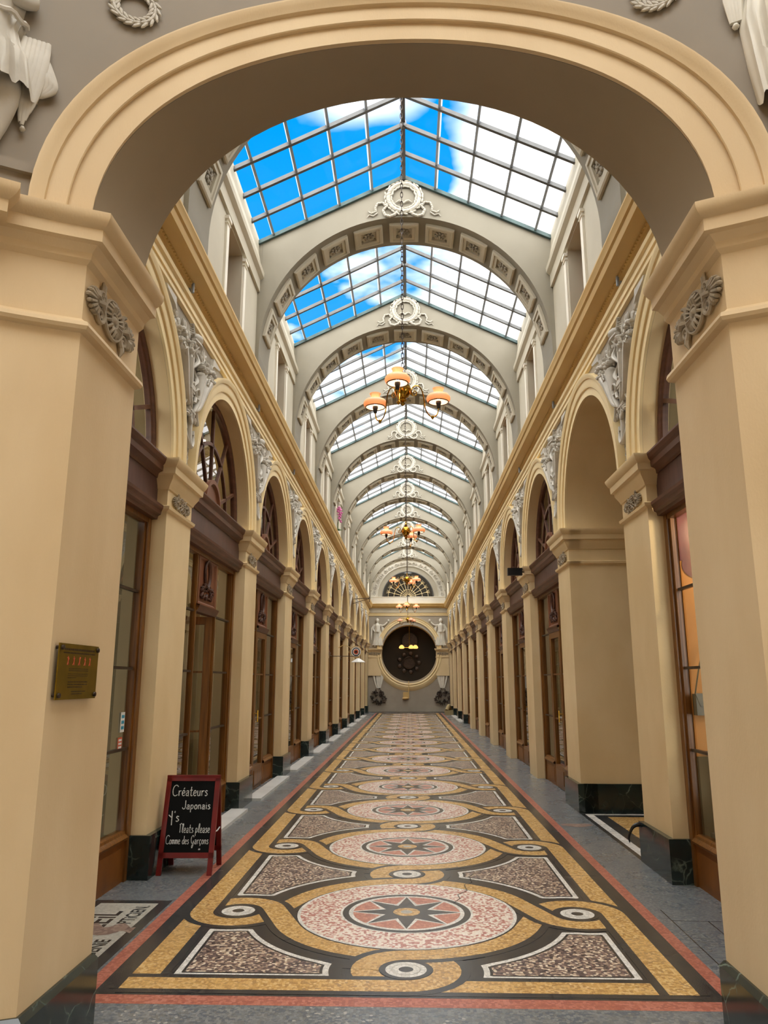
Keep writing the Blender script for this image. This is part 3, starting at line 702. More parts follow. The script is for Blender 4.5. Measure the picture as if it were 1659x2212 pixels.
# ------------------------------------------------------------------ shopfronts
def shopfront(sx, door_open=False, simple=False):
    t = thing('shopfront', 'x', 'shopfront')
    X = lambda p, q, d: (-sx * p, q, d)       # p out into the gallery from the glazing plane, q along, d height
    B = lambda m, p0, p1, q0, q1, z0, z1, mi=0: m.box(p0, p1, q0, q1, z0, z1, mi, X)
    W2 = AR - .004
    # main frame
    m = MB()
    for s in (-1, 1):
        B(m, -.04, .05, s * (W2 - .08), s * W2, 0, 3.06); B(m, -.03, .028, s * (W2 - .115), s * (W2 - .08), .36, 3.04)
        B(m, -.03, .022, s * .40, s * .465, .36, 3.04); B(m, .022, .030, s * .415, s * .45, .36, 3.04)
    B(m, -.03, .045, -W2, W2, 3.00, 3.06)
    m.build('frame', [wood], t, smooth=0)
    # kick panels and sills
    for s, nm in ((-1, 'kick_panel'), (1, 'kick_panel')):
        m = MB(); B(m, -.04, .03, s * .43, s * (W2 - .08), 0, .325); B(m, .03, .036, s * .50, s * (W2 - .16), .05, .27)
        m.build(nm, [woodp], t, smooth=0)
        m = MB(); m.grid([[X(p, q, z) for p, z in ((-.04, .32), (.055, .325), (.06, .345), (.05, .36), (.035, .372), (.03, .392), (.015, .40), (-.04, .40))] for q in (s * .44, s * (W2 - .08))], 0)
        m.build('sill', [wood], t, smooth=20)
        m = MB(); m.quad(X(0, s * .45, .39), X(0, s * (W2 - .12), .39), X(0, s * (W2 - .12), 3.02), X(0, s * .45, 3.02)); m.build('window_pane', [shopglass], t, smooth=0)
        for z in (1.05, 1.71, 2.37):
            m = MB(); B(m, -.012, .02, s * .45, s * (W2 - .13), z - .011, z + .011); m.build('glazing_bar', [iron], t, smooth=0)
    # carved panel over the door
    m = MB(); B(m, -.04, .012, -.41, .41, 2.44, 3.02)
    fr = [(-.40, 2.44), (.40, 2.44), (.40, 3.02), (-.40, 3.02)]
    m.sweep(fr, [(0, .012), (0, .034), (.03, .034), (.045, .02), (.05, .012)], lambda p, q, d: X(d, p, q), closed=True)
    tp = m.build('transom_panel', [carv], t, smooth=20)
    m = MB(); m.tube([X(.030, .12 * cos(a_), 2.83 + .155 * sin(a_)) for a_ in [2 * PI * i / 28 for i in range(29)]], .017, 8, cap=False)
    m.tube([X(.024, .095 * cos(a_), 2.83 + .13 * sin(a_)) for a_ in [2 * PI * i / 28 for i in range(29)]], .007, 6, cap=False)
    rnd = random.Random(5); XF = lambda u, v, w: X(.012 + w, u, v)
    for i in range(34):
        u = rnd.uniform(-.24, .24); v = 2.60 + rnd.uniform(-.07, .085) * (1.2 - abs(u) * 2)
        a_ = rnd.uniform(0, PI); l = rnd.uniform(.02, .045)
        m.ell((u, v, .018), (l, .013, .022), 7, 4, xf=XF, rot=Matrix.Rotation(a_, 3, 'Z'))
    for s in (-1, 1): spiral(m, XF, (s * .20, 2.57), .055, PI / 2, 1.5, .012, sg=s); spiral(m, XF, (s * .11, 2.66), .04, -PI / 2, 1.4, .01, sg=s)
    m.build('carved_wreath', [carvd], tp)
    m = MB(); m.grid([[X(p, q, z) for p, z in ((-.04, 2.36), (.03, 2.365), (.045, 2.38), (.065, 2.42), (.07, 2.44), (.02, 2.455))] for q in (-.43, .43)], 0); m.build('transom_moulding', [wooddk], t, smooth=20)
    # door leaf
    dm = bpy.data.objects.new('door', None)
    m = MB()
    for s in (-1, 1): B(m, -.03, .03, s * .31, s * .398, .01, 2.36)
    B(m, -.03, .03, -.31, .31, .01, .34); B(m, -.03, .03, -.31, .31, 2.27, 2.36)
    B(m, .03, .04, -.26, .26, .07, .28)
    for z in (1.03, 1.71): B(m, -.012, .015, -.31, .31, z - .011, z + .011)
    d = m.build('door', [wood], t, smooth=0)
    m = MB(); m.quad(X(0, -.31, .34), X(0, .31, .34), X(0, .31, 2.27), X(0, -.31, 2.27)); m.build('door_pane', [shopglass], d, smooth=0)
    m = MB(); m.tube([X(.03, -.355, 1.12), X(.075, -.355, 1.12), X(.08, -.355, 1.17), X(.08, -.355, 1.0)], .010, 8); m.build('door_handle', [brass], d)
    if door_open:
        # leaf swung inwards about its far jamb
        piv = Vector(X(0, .395, 0)); ang = sx * math.radians(72)
        d.matrix_basis = Matrix.Translation(piv) @ Matrix.Rotation(ang, 4, 'Z') @ Matrix.Translation(-piv)
    # lintel cornice, fascia, upper cornice
    m = MB(); m.grid([[X(p, q, z) for p, z in ((-.04, 3.04), (.10, 3.045), (.105, 3.075), (.13, 3.09), (.135, 3.12), (.155, 3.14), (.16, 3.165), (.09, 3.18), (-.04, 3.18))] for q in (-W2, W2)], 0)
    m.build('lower_cornice', [wooddk], t, smooth=20)
    m = MB(); B(m, -.04, .085, -W2, W2, 3.17, 3.44); m.build('fascia_board', [fasc], t, smooth=0)
    m = MB(); m.grid([[X(p, q, z) for p, z in ((-.04, 3.42), (.095, 3.425), (.10, 3.45), (.125, 3.47), (.15, 3.48), (.155, 3.53), (.175, 3.55), (.19, 3.585), (.19, 3.60), (.02, 3.615), (-.06, 3.615))] for q in (-W2, W2)], 0)
    m.build('upper_cornice', [wooddk], t, smooth=20)
    # fanlight
    Z0 = 3.61; XA = lambda p, q, d: X(d, p, q)
    m = MB()
    m.sweep(arc(0, Z0, W2, PI, 0, 36), [(0, -.04), (0, .045), (-.04, .045), (-.05, .03), (-.07, .02), (-.07, -.03)], XA)
    m.sweep(arc(0, Z0, .80, PI, 0, 28), [(.020, -.02), (.020, .02), (-.020, .02), (-.020, -.02)], XA)
    for a_ in (22, 56, 90, 124, 158):
        a_ = math.radians(a_); c_, s_ = cos(a_), sin(a_); w = .020
        P = lambda r_, o_, p: X(p, r_ * c_ - o_ * s_, Z0 + r_ * s_ + o_ * c_)
        vs = [P(r_, o_, p) for r_ in (.34, W2 - .07) for o_ in (-w, w) for p in (-.02, .02)]
        m.add(vs, [(0, 1, 3, 2), (4, 6, 7, 5), (0, 4, 5, 1), (2, 3, 7, 6), (0, 2, 6, 4), (1, 5, 7, 3)])
    fn = m.build('fanlight', [wooddk], t, smooth=20)
    m = MB(); m.prism(arc(0, Z0, .33, PI, 0, 24), -.03, .03, XA); m.sweep(arc(0, Z0, .33, PI, 0, 24), [(.03, -.03), (.03, .06), (-.02, .06), (-.045, .03)], XA)
    m.build('half_round_panel', [carv], fn, smooth=20)
    m = MB(); m.poly([XA(p, q, 0) for p, q in arc(0, Z0, W2 - .05, PI, 0, 36)]); m.build('fanlight_pane', [shopglass], fn, smooth=0)
    return t
for sx, side in ((-1, 'left'), (1, 'right')):
    p = shopfront(sx); first = True
    for k in range(11):
        if sx == 1 and k == 1: continue
        extra = {(-1, 0): ' with two stickers on its pane', (-1, 1): ' with an open door', (1, 0): ' with an orange display behind the glass'}.get((sx, k), '')
        lb = '%s brown wooden shopfront from the front, %s wall%s' % (ORD[k], side, extra)
        loc = (sx * GP, bayc(k), 0)
        if sx == -1 and k == 1:
            t = shopfront(sx, True); t.location = loc; tag(t, lb, 'shopfront', 'wooden shopfronts')
        elif first: p.location = loc; tag(p, lb, 'shopfront', 'wooden shopfronts'); first = False
        else: dup(p, loc, lb)

# white marble thresholds between the pilasters
st0 = None
for sx, ks in ((-1, range(1, 10)), (1, (8, 9))):
    for k in ks:
        lb = 'white marble doorstep in front of the %s shop from the front, %s' % (ORD[k], 'left' if sx < 0 else 'right')
        if st0 is None:
            m = MB(); m.box(-.105, .105, -AR + .04, AR - .04, 0, .035, 0); st0 = m.build('doorstep', [marblew], smooth=0)
            st0.location = (sx * 2.12, bayc(k), .0); tag(st0, lb, 'step', 'marble doorsteps')
        else: dup(st0, (sx * 2.12, bayc(k), 0), lb)

# ================================================================== TRANSVERSE ARCHES, SKYLIGHT
APX, EAV, EX = 8.80, 7.77, 2.11
RIBR, RIBZ, RIBT = 2.03, 6.10, 0.72
def ribfront(k): return 9.75 + BAY * (k - 1)         # k = 0 is the first arch, hidden crown
def rosette_tile(m0, m1, xf):
    """coffer tile on a soffit: u along the arch, v along the gallery, w out of the soffit"""
    fr = [(-.215, -.225), (.215, -.225), (.215, .225), (-.215, .225)]
    m0.sweep(fr, [(0, 0), (0, .04), (.02, .05), (.05, .05), (.055, .035), (.10, .035), (.10, .004)], lambda p, q, d: xf(p, q, d), closed=True)
    m0.quad(xf(-.116, -.126, .004), xf(.116, -.126, .004), xf(.116, .126, .004), xf(-.116, .126, .004))
    for i in range(8):
        t = 2 * PI * i / 8
        m1.ell((.058 * cos(t), .062 * sin(t), .018), (.032, .022, .016), 6, 4, xf=xf, rot=Matrix.Rotation(t, 3, 'Z'))
    m1.ell((0, 0, .024), (.022, .026, .02), 7, 4, xf=xf)
    for a_, b_ in ((1, 1), (1, -1), (-1, 1), (-1, -1)): m1.ell((.095 * a_, .10 * b_, .012), (.02, .024, .012), 5, 4, xf=xf)
def rib():
    t = thing('transverse_arch', 'x', 'arch')
    m = MB(); T = RIBT; n = 48
    ins = [(-RIBR, 5.62)] + arc(0, RIBZ, RIBR, PI, 0, n) + [(RIBR, 5.62)]
    top = lambda x: APX - abs(x) * (APX - EAV) / EX - .01
    for i in range(len(ins) - 1):
        (x0, z0), (x1, z1) = ins[i], ins[i + 1]
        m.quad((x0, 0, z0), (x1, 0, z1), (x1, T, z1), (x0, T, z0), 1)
        if abs(x1 - x0) > 1e-6:
            xs = [x0, 0, x1] if x0 < -1e-6 and x1 > 1e-6 else [x0, x1]
            for y in (0, T): m.quad((x0, y, z0), (x1, y, z1), (x1, y, top(x1)), (x0, y, top(x0)), 0)
    for s in (-1, 1):
        for y in (0, T): m.quad((s * RIBR, y, 5.62), (s * 2.3, y, 5.62), (s * 2.3, y, top(2.3)), (s * RIBR, y, top(RIBR)), 0)
        m.quad((0, 0, top(0)), (s * 2.3, 0, top(2.3)), (s * 2.3, T, top(2.3)), (0, T, top(0)), 0)
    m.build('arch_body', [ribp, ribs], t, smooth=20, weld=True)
    for j in range(-5, 6):
        a_ = PI / 2 - math.radians(15.2) * j; c_, s_ = cos(a_), sin(a_)
        xf = lambda u, v, w, c_=c_, s_=s_: ((RIBR - w) * c_ + u * s_, T / 2 + v, RIBZ + (RIBR - w) * s_ - u * c_)
        m0, m1 = MB(), MB(); rosette_tile(m0, m1, xf)
        p = m0.build('coffer_tile', [cler], t, smooth=25); m1.build('rosette', [rosem], p)
    for s in (-1, 1):
        m = MB(); m.prism([(0, APX - .01), (s * EX, EAV - .01), (s * EX, EAV - .07), (0, APX - .07)], -.045, 0, lambda p, q, d: (p, d, q))
        m.build('flashing_strip', [patina], t, smooth=0)
    return t
def wreath():
    t = thing('wreath_relief', 'x', 'relief')
    xf = lambda u, v, w: (u, -w, v); rnd = random.Random(3)
    m = MB(); m.tube([(.225 * cos(a_), .225 * sin(a_), .015) for a_ in [2 * PI * i / 32 for i in range(33)]], .035, 8, xf=xf, cap=False)
    for i in range(78):
        a_ = 2 * PI * (i % 26) / 26 + rnd.uniform(-.05, .05); r_ = .225 + (i // 26 - 1) * .045
        m.ell((r_ * cos(a_), r_ * sin(a_), .04 - .012 * abs(i // 26 - 1)), (.042, .016, .014), 6, 4, xf=xf, rot=Matrix.Rotation(a_ + PI / 2 + rnd.uniform(-.6, .6), 3, 'Z'))
    m.build('leaf_ring', [ribt], t)
    for s in (-1, 1):
        m = MB(); pts = [(s * x, z) for x, z in ((.08, -.20), (.13, -.27), (.20, -.30), (.27, -.28), (.30, -.20), (.25, -.14), (.30, -.08), (.38, -.09), (.41, -.16), (.40, -.22), (.47, -.25), (.53, -.21))]
        fine = []
        for i in range(len(pts) - 1):
            for q in range(4): fine.append((pts[i][0] + (pts[i + 1][0] - pts[i][0]) * q / 4, pts[i][1] + (pts[i + 1][1] - pts[i][1]) * q / 4))
        m.tube([(x, z, .018 + .008 * (i % 2)) for i, (x, z) in enumerate(fine)], [.024 * (1 - .5 * i / len(fine)) for i in range(len(fine))], 6, xf=xf)
        m.tube([(s * .38, -.24, .015), (s * .44, -.29, .02), (s * .50, -.27, .015), (s * .53, -.31, .012)], [.012, .012, .01, .006], 6, xf=xf)
        m.tube([(0, -.09, .02), (s * .03, -.06, .025), (s * .07, -.05, .025), (s * .12, -.08, .02)], [.012, .016, .014, .006], 6, xf=xf)
        m.build('ribbon', [ribt], t)
    return t
r0 = rib(); w0 = wreath()
for k in range(0, 11):
    y = ribfront(k)
    if y + RIBT > YEND: break
    lb = 'pale transverse arch with coffered soffit spanning the gallery, %s from the front' % ORD[k]
    wl = 'pale plaster laurel wreath with ribbons on the gable of the %s arch' % ORD[k]
    if k == 0: r0.location = (0, y, 0); tag(r0, lb, 'arch', 'transverse arches'); w0.location = (0, y, 8.43); tag(w0, wl, 'relief', 'wreath reliefs')
    else: dup(r0, (0, y, 0), lb); dup(w0, (0, y, 8.43), wl)
NR = k
def skybay(L, nb):
    t = thing('skylight', 'x', 'skylight'); sl = math.atan2(APX - EAV, EX)
    for s in (-1, 1):
        m = MB(); m.quad((0, 0, APX), (s * EX, 0, EAV), (s * EX, L, EAV), (0, L, APX)); m.build('glass_slope', [skyglass], t, smooth=0)
        nx, nz = s * sin(sl), cos(sl)
        P = lambda d, y, h: (s * d * cos(sl) + nx * h, y, APX - d * sin(sl) + nz * h)
        LS = EX / cos(sl)
        for i in range(1, nb):
            y = L * i / nb; m = MB(); m.box(0, LS, y - .022, y + .022, -.055, -.004, 0, lambda d, yy, h: P(d, yy, h)); m.build('rafter', [steel], t, smooth=0)
        for i in range(1, 5):
            d = .47 * i / cos(sl); m = MB(); m.box(d - .017, d + .017, 0, L, -.038, .012, 0, lambda d_, yy, h: P(d_, yy, h)); m.build('glazing_bar', [steell], t, smooth=0)
    m = MB(); m.box(-.028, .028, 0, L, APX - .09, APX + .01, 0)
    m.build('ridge_beam', [steel], t, smooth=0)
    for i in (1,):
        m = MB(); m.lathe([(.0, -.06), (.03, -.055), (.042, -.03), (.042, .02), (.03, .05), (0, .055)], 14, c=(0, L * 3 / nb - .08, APX - .07)); m.build('ridge_knob', [steel], t)
    return t
sb = skybay(BAY - RIBT, 5)
for k in range(0, NR):
    y = ribfront(k) + RIBT; lb = 'pitched glass skylight bay behind the %s transverse arch' % ORD[k]
    if k == 0: sb.location = (0, y, 0); tag(sb, lb, 'skylight', 'skylight bays')
    elif y + BAY - RIBT < YEND + .5: dup(sb, (0, y, 0), lb)
s2 = skybay(ribfront(0) - AY1, 4); s2.location = (0, AY1, 0); s2['label'] = 'short glass skylight bay between the front arch and the first transverse arch'; s2['group'] = 'skylight bays'

# clerestory windows: orange sashes deep in the openings
n = 1
for sx, side in ((-1, 'left'), (1, 'right')):
    for k in range(0, 10):
        wc = 8.38 + BAY * (k - 1)
        if wc < AY1 + .4: continue
        f = S3(sx, CWX); m = MB()
        for a_, b_, c_, d_ in ((-.40, -.33, 5.6, ZW), (.33, .40, 5.6, ZW), (-.33, .33, ZW - .08, ZW), (-.025, .025, 5.6, ZW), (-.33, .33, 6.25, 6.29)):
            m.box(0, 1, a_, b_, c_, d_, 0, lambda d, u, z: f(-.30 + d * .05, wc + u, z))
        m.quad(f(-.34, wc - .4, 5.6), f(-.34, wc + .4, 5.6), f(-.34, wc + .4, ZW), f(-.34, wc - .4, ZW), 1)
        o = m.build('window_%d' % n, [orangew, curt], smooth=0, kind='structure')
        g_ = MB(); g_.quad(f(-.28, wc - .33, 5.6), f(-.28, wc + .33, 5.6), f(-.28, wc + .33, ZW), f(-.28, wc - .33, ZW)); g_.build('window_pane', [shopglass], o, smooth=0)
        n += 1

# ================================================================== END WALL
ew = MB(); YE = YEND; CC = (0.04, 3.10); CR = 1.50
E_ = lambda x, z, d=0.0: (x, YE - d, z)
segs = arc(CC[0], CC[1], CR, 0, 2 * PI, 64)
def onbox(x, z):
    dx, dz = x - CC[0], z - CC[1]; sc = min(((2.3 if dx > 0 else -2.3) - CC[0]) / dx if abs(dx) > 1e-6 else 9, ((5.3 if dz > 0 else 0.0) - CC[1]) / dz if abs(dz) > 1e-6 else 9)
    return (CC[0] + dx * sc, CC[1] + dz * sc)
bp = [onbox(*p) for p in segs]
for i in range(64):
    ew.quad(E_(*segs[i]), E_(*segs[i + 1]), E_(*bp[i + 1]), E_(*bp[i]), 0)
    ew.quad(E_(*segs[i]), E_(*segs[i + 1]), E_(segs[i + 1][0], segs[i + 1][1], -1.0), E_(segs[i][0], segs[i][1], -1.0), 1)
for cx_, cz_ in ((2.3, 5.3), (-2.3, 5.3), (-2.3, 0), (2.3, 0)):
    js = [i for i in range(64) if (bp[i][0] - cx_) * (bp[i + 1][0] - cx_) != 0 and abs(bp[i][0] - cx_) < 1e-6 and abs(bp[i + 1][1] - cz_) < 1e-6 or (abs(bp[i][1] - cz_) < 1e-6 and abs(bp[i + 1][0] - cx_) < 1e-6)]
    for i in js: ew.poly([E_(*bp[i]), E_(cx_, cz_), E_(*bp[i + 1])], 0)
LR = 1.41; LZ0 = 6.12
lp = arc(0, LZ0, LR, PI, 0, 32)
ew.quad(E_(-2.3, 5.3), E_(2.3, 5.3), E_(2.3, LZ0), E_(-2.3, LZ0), 2)
for i in range(32):
    (x0, z0), (x1, z1) = lp[i], lp[i + 1]
    ew.quad(E_(x0, z0), E_(x1, z1), E_(x1, 9.0), E_(x0, 9.0), 2); ew.quad(E_(x0, z0), E_(x1, z1), E_(x1, z1, -.25), E_(x0, z0, -.25), 2)
for s in (-1, 1): ew.quad(E_(s * LR, LZ0), E_(s * 2.4, LZ0), E_(s * 2.4, 9.0), E_(s * LR, 9.0), 2)
ew.build('wall_back', [grey, cream, cler], kind='structure', smooth=25)
# dim hall beyond the round opening
hb = MB()
hb.quad((-2.6, YE + .9, 0), (2.6, YE + .9, 0), (2.6, YE + .9, 0.001), (-2.6, YE + .9, 0.001), 0)
hb.box(-2.8, 2.8, YE + .95, YE + 5.0, 0.0, 5.4, 0)
hb.build('wall_hall_beyond', [dkroom], kind='structure', smooth=0)
# rings round the opening: upper archivolt, pale lower rim
m = MB(); pr = [(0, -.01), (0, .05), (.10, .05), (.105, .07), (.18, .07), (.20, .10), (.235, .11), (.24, 0)]
m.sweep(arc(CC[0], 3.30, CR, PI, 0, 48), pr, lambda p, q, d: E_(p, q, d))
tag(m.build('round_arch_moulding', [pale]), 'cream archivolt over the upper half of the round opening in the end wall', 'arch moulding')
m = MB(); m.sweep(arc(CC[0], CC[1] - .08, CR + .02, 2 * PI, PI, 48), [(0, -.02), (0, .10), (.06, .13), (.12, .09), (.17, .12), (.24, .10), (.34, .05), (.40, 0)], lambda p, q, d: E_(p, q, d))
tag(m.build('round_opening_rim', [pale]), 'pale curved rim under the lower half of the round opening', 'moulding')
m = MB(); m.box(-2.18, 2.18, YE - .06, YE, .02, .28, 0); 
m.build('baseboard_back', [grey], kind='structure', smooth=0)
for s, nm in ((-1, 'left'), (1, 'right')):
    t = thing('impost_block', 'cream impost block beside the round opening, %s one' % nm, 'pilaster', (s * 1.84, YE, 0), group='end wall imposts')
    X = lambda p, q, d: (p, -q, d)
    m = MB(); m.box(-.36, .36, -.10, 0, 1.9, 3.28, 0); m.build('shaft', [cream], t, smooth=0)
    m = MB(); m.box(-.44, .44, -.22, 0, 3.28, 3.33, 0); m.box(-.41, .41, -.17, 0, 3.22, 3.28, 0); m.box(-.385, .385, -.13, 0, 2.86, 2.90, 0); m.build('capital_moulding', [cream], t, smooth=0)
    m = MB(); rosette_band(m, lambda u, v, w: (u * 1.2, -.10 - w, 3.06 + v * .9), 1.0, 12); m.build('rosette_ornament', [relieft], t)
# horizontal bands on the end wall
def band(prof, mt, nm):
    m = MB(); m.grid([[E_(x, z, d) for d, z in prof] for x in (-HW, HW)], 0); return m.build(nm, [mt], kind='structure', smooth=25)
band([(0, 5.09), (.04, 5.10), (.04, 5.16), (.06, 5.17), (.06, 5.22), (.09, 5.25), (0, 5.26)], pale, 'trim_8')
band([(0, 5.52), (.05, 5.53), (.06, 5.57), (.18, 5.60), (.20, 5.66), (.24, 5.70), (.25, 5.74), (0, 5.76)], ochre, 'trim_9')
band([(0, 5.74), (.10, 5.76), (.10, 6.08), (.13, 6.10), (.13, 6.13), (0, 6.14)], white, 'trim_10')
# lunette with gilt fan, carved relief band
lu = thing('lunette_window', 'half-round lunette window with gilt fan tracery high in the end wall', 'window', (0, YE, LZ0))
m = MB(); m.poly([(p, .12, q) for p, q in arc(0, 0, LR, PI, 0, 32)]); m.build('lunette_pane', [shopglass], lu, smooth=0)
m = MB()
for i in range(1, 12):
    a_ = PI * i / 12; m.tube([(.12 * cos(a_), .07, .12 * sin(a_)), (1.0 * cos(a_), .07, 1.0 * sin(a_))], .012, 5)
    for s in (-1, 0, 1): m.tube([(1.0 * cos(a_), .07, 1.0 * sin(a_)), (1.22 * cos(a_ + s * .07), .07, 1.22 * sin(a_ + s * .07))], .013, 5)
for r_ in (.42, .78, 1.1): m.tube([(p, .07, q) for p, q in arc(0, 0, r_, PI, 0, 28)], .012, 5)
m.build('gilt_tracery', [pale], lu)
m = MB(); m.sweep(arc(0, 0, LR, PI, 0, 40), [(0, -.12), (0, .05), (-.05, .05), (-.05, -.12)], lambda p, q, d: (p, -d, q)); m.build('frame', [steel], lu, smooth=20)
m = MB(); m.quad((-LR, .9, -.02), (LR, .9, -.02), (LR, .9, 1.45), (-LR, .9, 1.45)); m.quad((-LR, .25, -.02), (LR, .25, -.02), (LR, .9, -.02), (-LR, .9, -.02)); m.build('dim_room', [dkroom], lu, smooth=0)
rb = thing('relief_arch_band', 'white carved scrollwork band arching over the lunette window', 'relief', (0, YE, LZ0))
m = MB(); m.sweep([(-1.74, -.02)] + arc(0, 0.02, 1.74, PI, 0, 44) + [(1.74, -.02)], [(-.06, 0), (-.06, .03), (-.02, .03), (0, .0)], lambda p, q, d: (p, -d, q))
m.sweep([(-1.74, -.02)] + arc(0, 0.02, 1.74, PI, 0, 44) + [(1.74, -.02)], [(-.06, .012), (.30, .012), (.30, .05), (.35, .055), (.36, 0)], lambda p, q, d: (p, -d, q)); m.build('band', [reliefw], rb, smooth=20)
m = MB(); xf = lambda u, v, w: (u, -.012 - w, v)
for i in range(17):
    a_ = PI * (i + .5) / 17; c = (1.86 * cos(a_), 1.86 * sin(a_)); spiral(m, xf, c, .10, a_, 1.4, .022, 16, 1 if i % 2 else -1)
    frond(m, xf, (1.86 * cos(a_ + .09), 1.86 * sin(a_ + .09)), a_ + PI / 2, 5, .08, 2.2, .014)
m.build('scrollwork', [relief], rb)
# clock hanging in the hall
ck = thing('wall_clock', 'dark round clock seen through the round opening', 'clock', (0.07, YE + .93, 3.80))
m = MB(); m.lathe([(0, -.10), (.46, -.10), (.50, -.04), (.50, .05), (.44, .08), (.42, .04), (.42, .03)], 36, xf=lambda x, y, z: (x, -z, y)); m.build('case', [blackm], ck)
m = MB(); m.lathe([(0, .03), (.42, .03)], 36, xf=lambda x, y, z: (x, -z, y)); m.build('dial', [iron], ck)
m = MB()
for i in range(12):
    a_ = PI * i / 6; m.box(-.012, .012, .30, .38, .034, .04, 0, lambda x, y, z, a_=a_: (x * cos(a_) - y * sin(a_), -z, x * sin(a_) + y * cos(a_)))
m.tube([(0, -.045, 0), (.16, -.045, -.10)], .016, 6); m.tube([(0, -.045, 0), (-.20, -.045, .02)], .014, 6); m.build('hands', [blackm], ck)
m = MB()
for i in range(9):
    t_ = PI * i / 4.5; m.ell((.55 * cos(t_) + .0, 0, -1.2 + .5 * sin(t_)), (.13, .06, .12), 8, 5)
m.lathe([(0, 0), (.30, .0), (.34, .05), (.30, .08)], 28, xf=lambda x, y, z: (x, -z - .02, -1.2 + y))
tag(m.build('round_ornament', [iron], loc=(0.03, YE + .92, 3.80)), 'dark round carved ornament below the clock in the round opening', 'ornament')

# ================================================================== SPANDREL TROPHIES
def smooth_path(p, n=5):
    out = []
    for i in range(len(p) - 1):
        p0, p1, p2, p3 = p[max(i - 1, 0)], p[i], p[i + 1], p[min(i + 2, len(p) - 1)]
        for q in range(n):
            t = q / n
            out.append(tuple(0.5 * ((2 * b) + (c - a_) * t + (2 * a_ - 5 * b + 4 * c - d) * t * t + (-a_ + 3 * b - 3 * c + d) * t ** 3) for a_, b, c, d in zip(p0, p1, p2, p3)))
    out.append(tuple(p[-1])); return out
def horn(m, xf, pts, rads, w=.03):
    sp_ = smooth_path([(x, z, w) for x, z in pts], 4); k = len(sp_)
    rr = [rads[0] + (rads[1] - rads[0]) * (i / (k - 1)) ** 0.8 for i in range(k)]
    m.tube(sp_, rr, 10, xf=xf)
    e = sp_[-1]; m.ell(e, (rads[1] * 1.18, rads[1] * 1.18, rads[1] * .8), 10, 5, xf=xf)
def cluster(m, xf, c, r_, n, rnd, s0=.018, s1=.032):
    for i in range(n):
        a_ = rnd.uniform(0, 2 * PI); q = r_ * math.sqrt(rnd.random())
        s = rnd.uniform(s0, s1); m.ell((c[0] + q * cos(a_), c[1] + q * sin(a_), .03 + rnd.uniform(0, .04)), (s, s, s), 7, 4, xf=xf)
def leaves(m, xf, c, r_, n, rnd, l=.06):
    for i in range(n):
        a_ = rnd.uniform(0, 2 * PI); q = r_ * (.5 + .5 * rnd.random())
        m.ell((c[0] + q * cos(a_), c[1] + q * sin(a_), .02 + rnd.uniform(0, .02)), (l, l * .34, .014), 6, 4, xf=xf, rot=Matrix.Rotation(a_ + rnd.uniform(-.5, .5), 3, 'Z'))
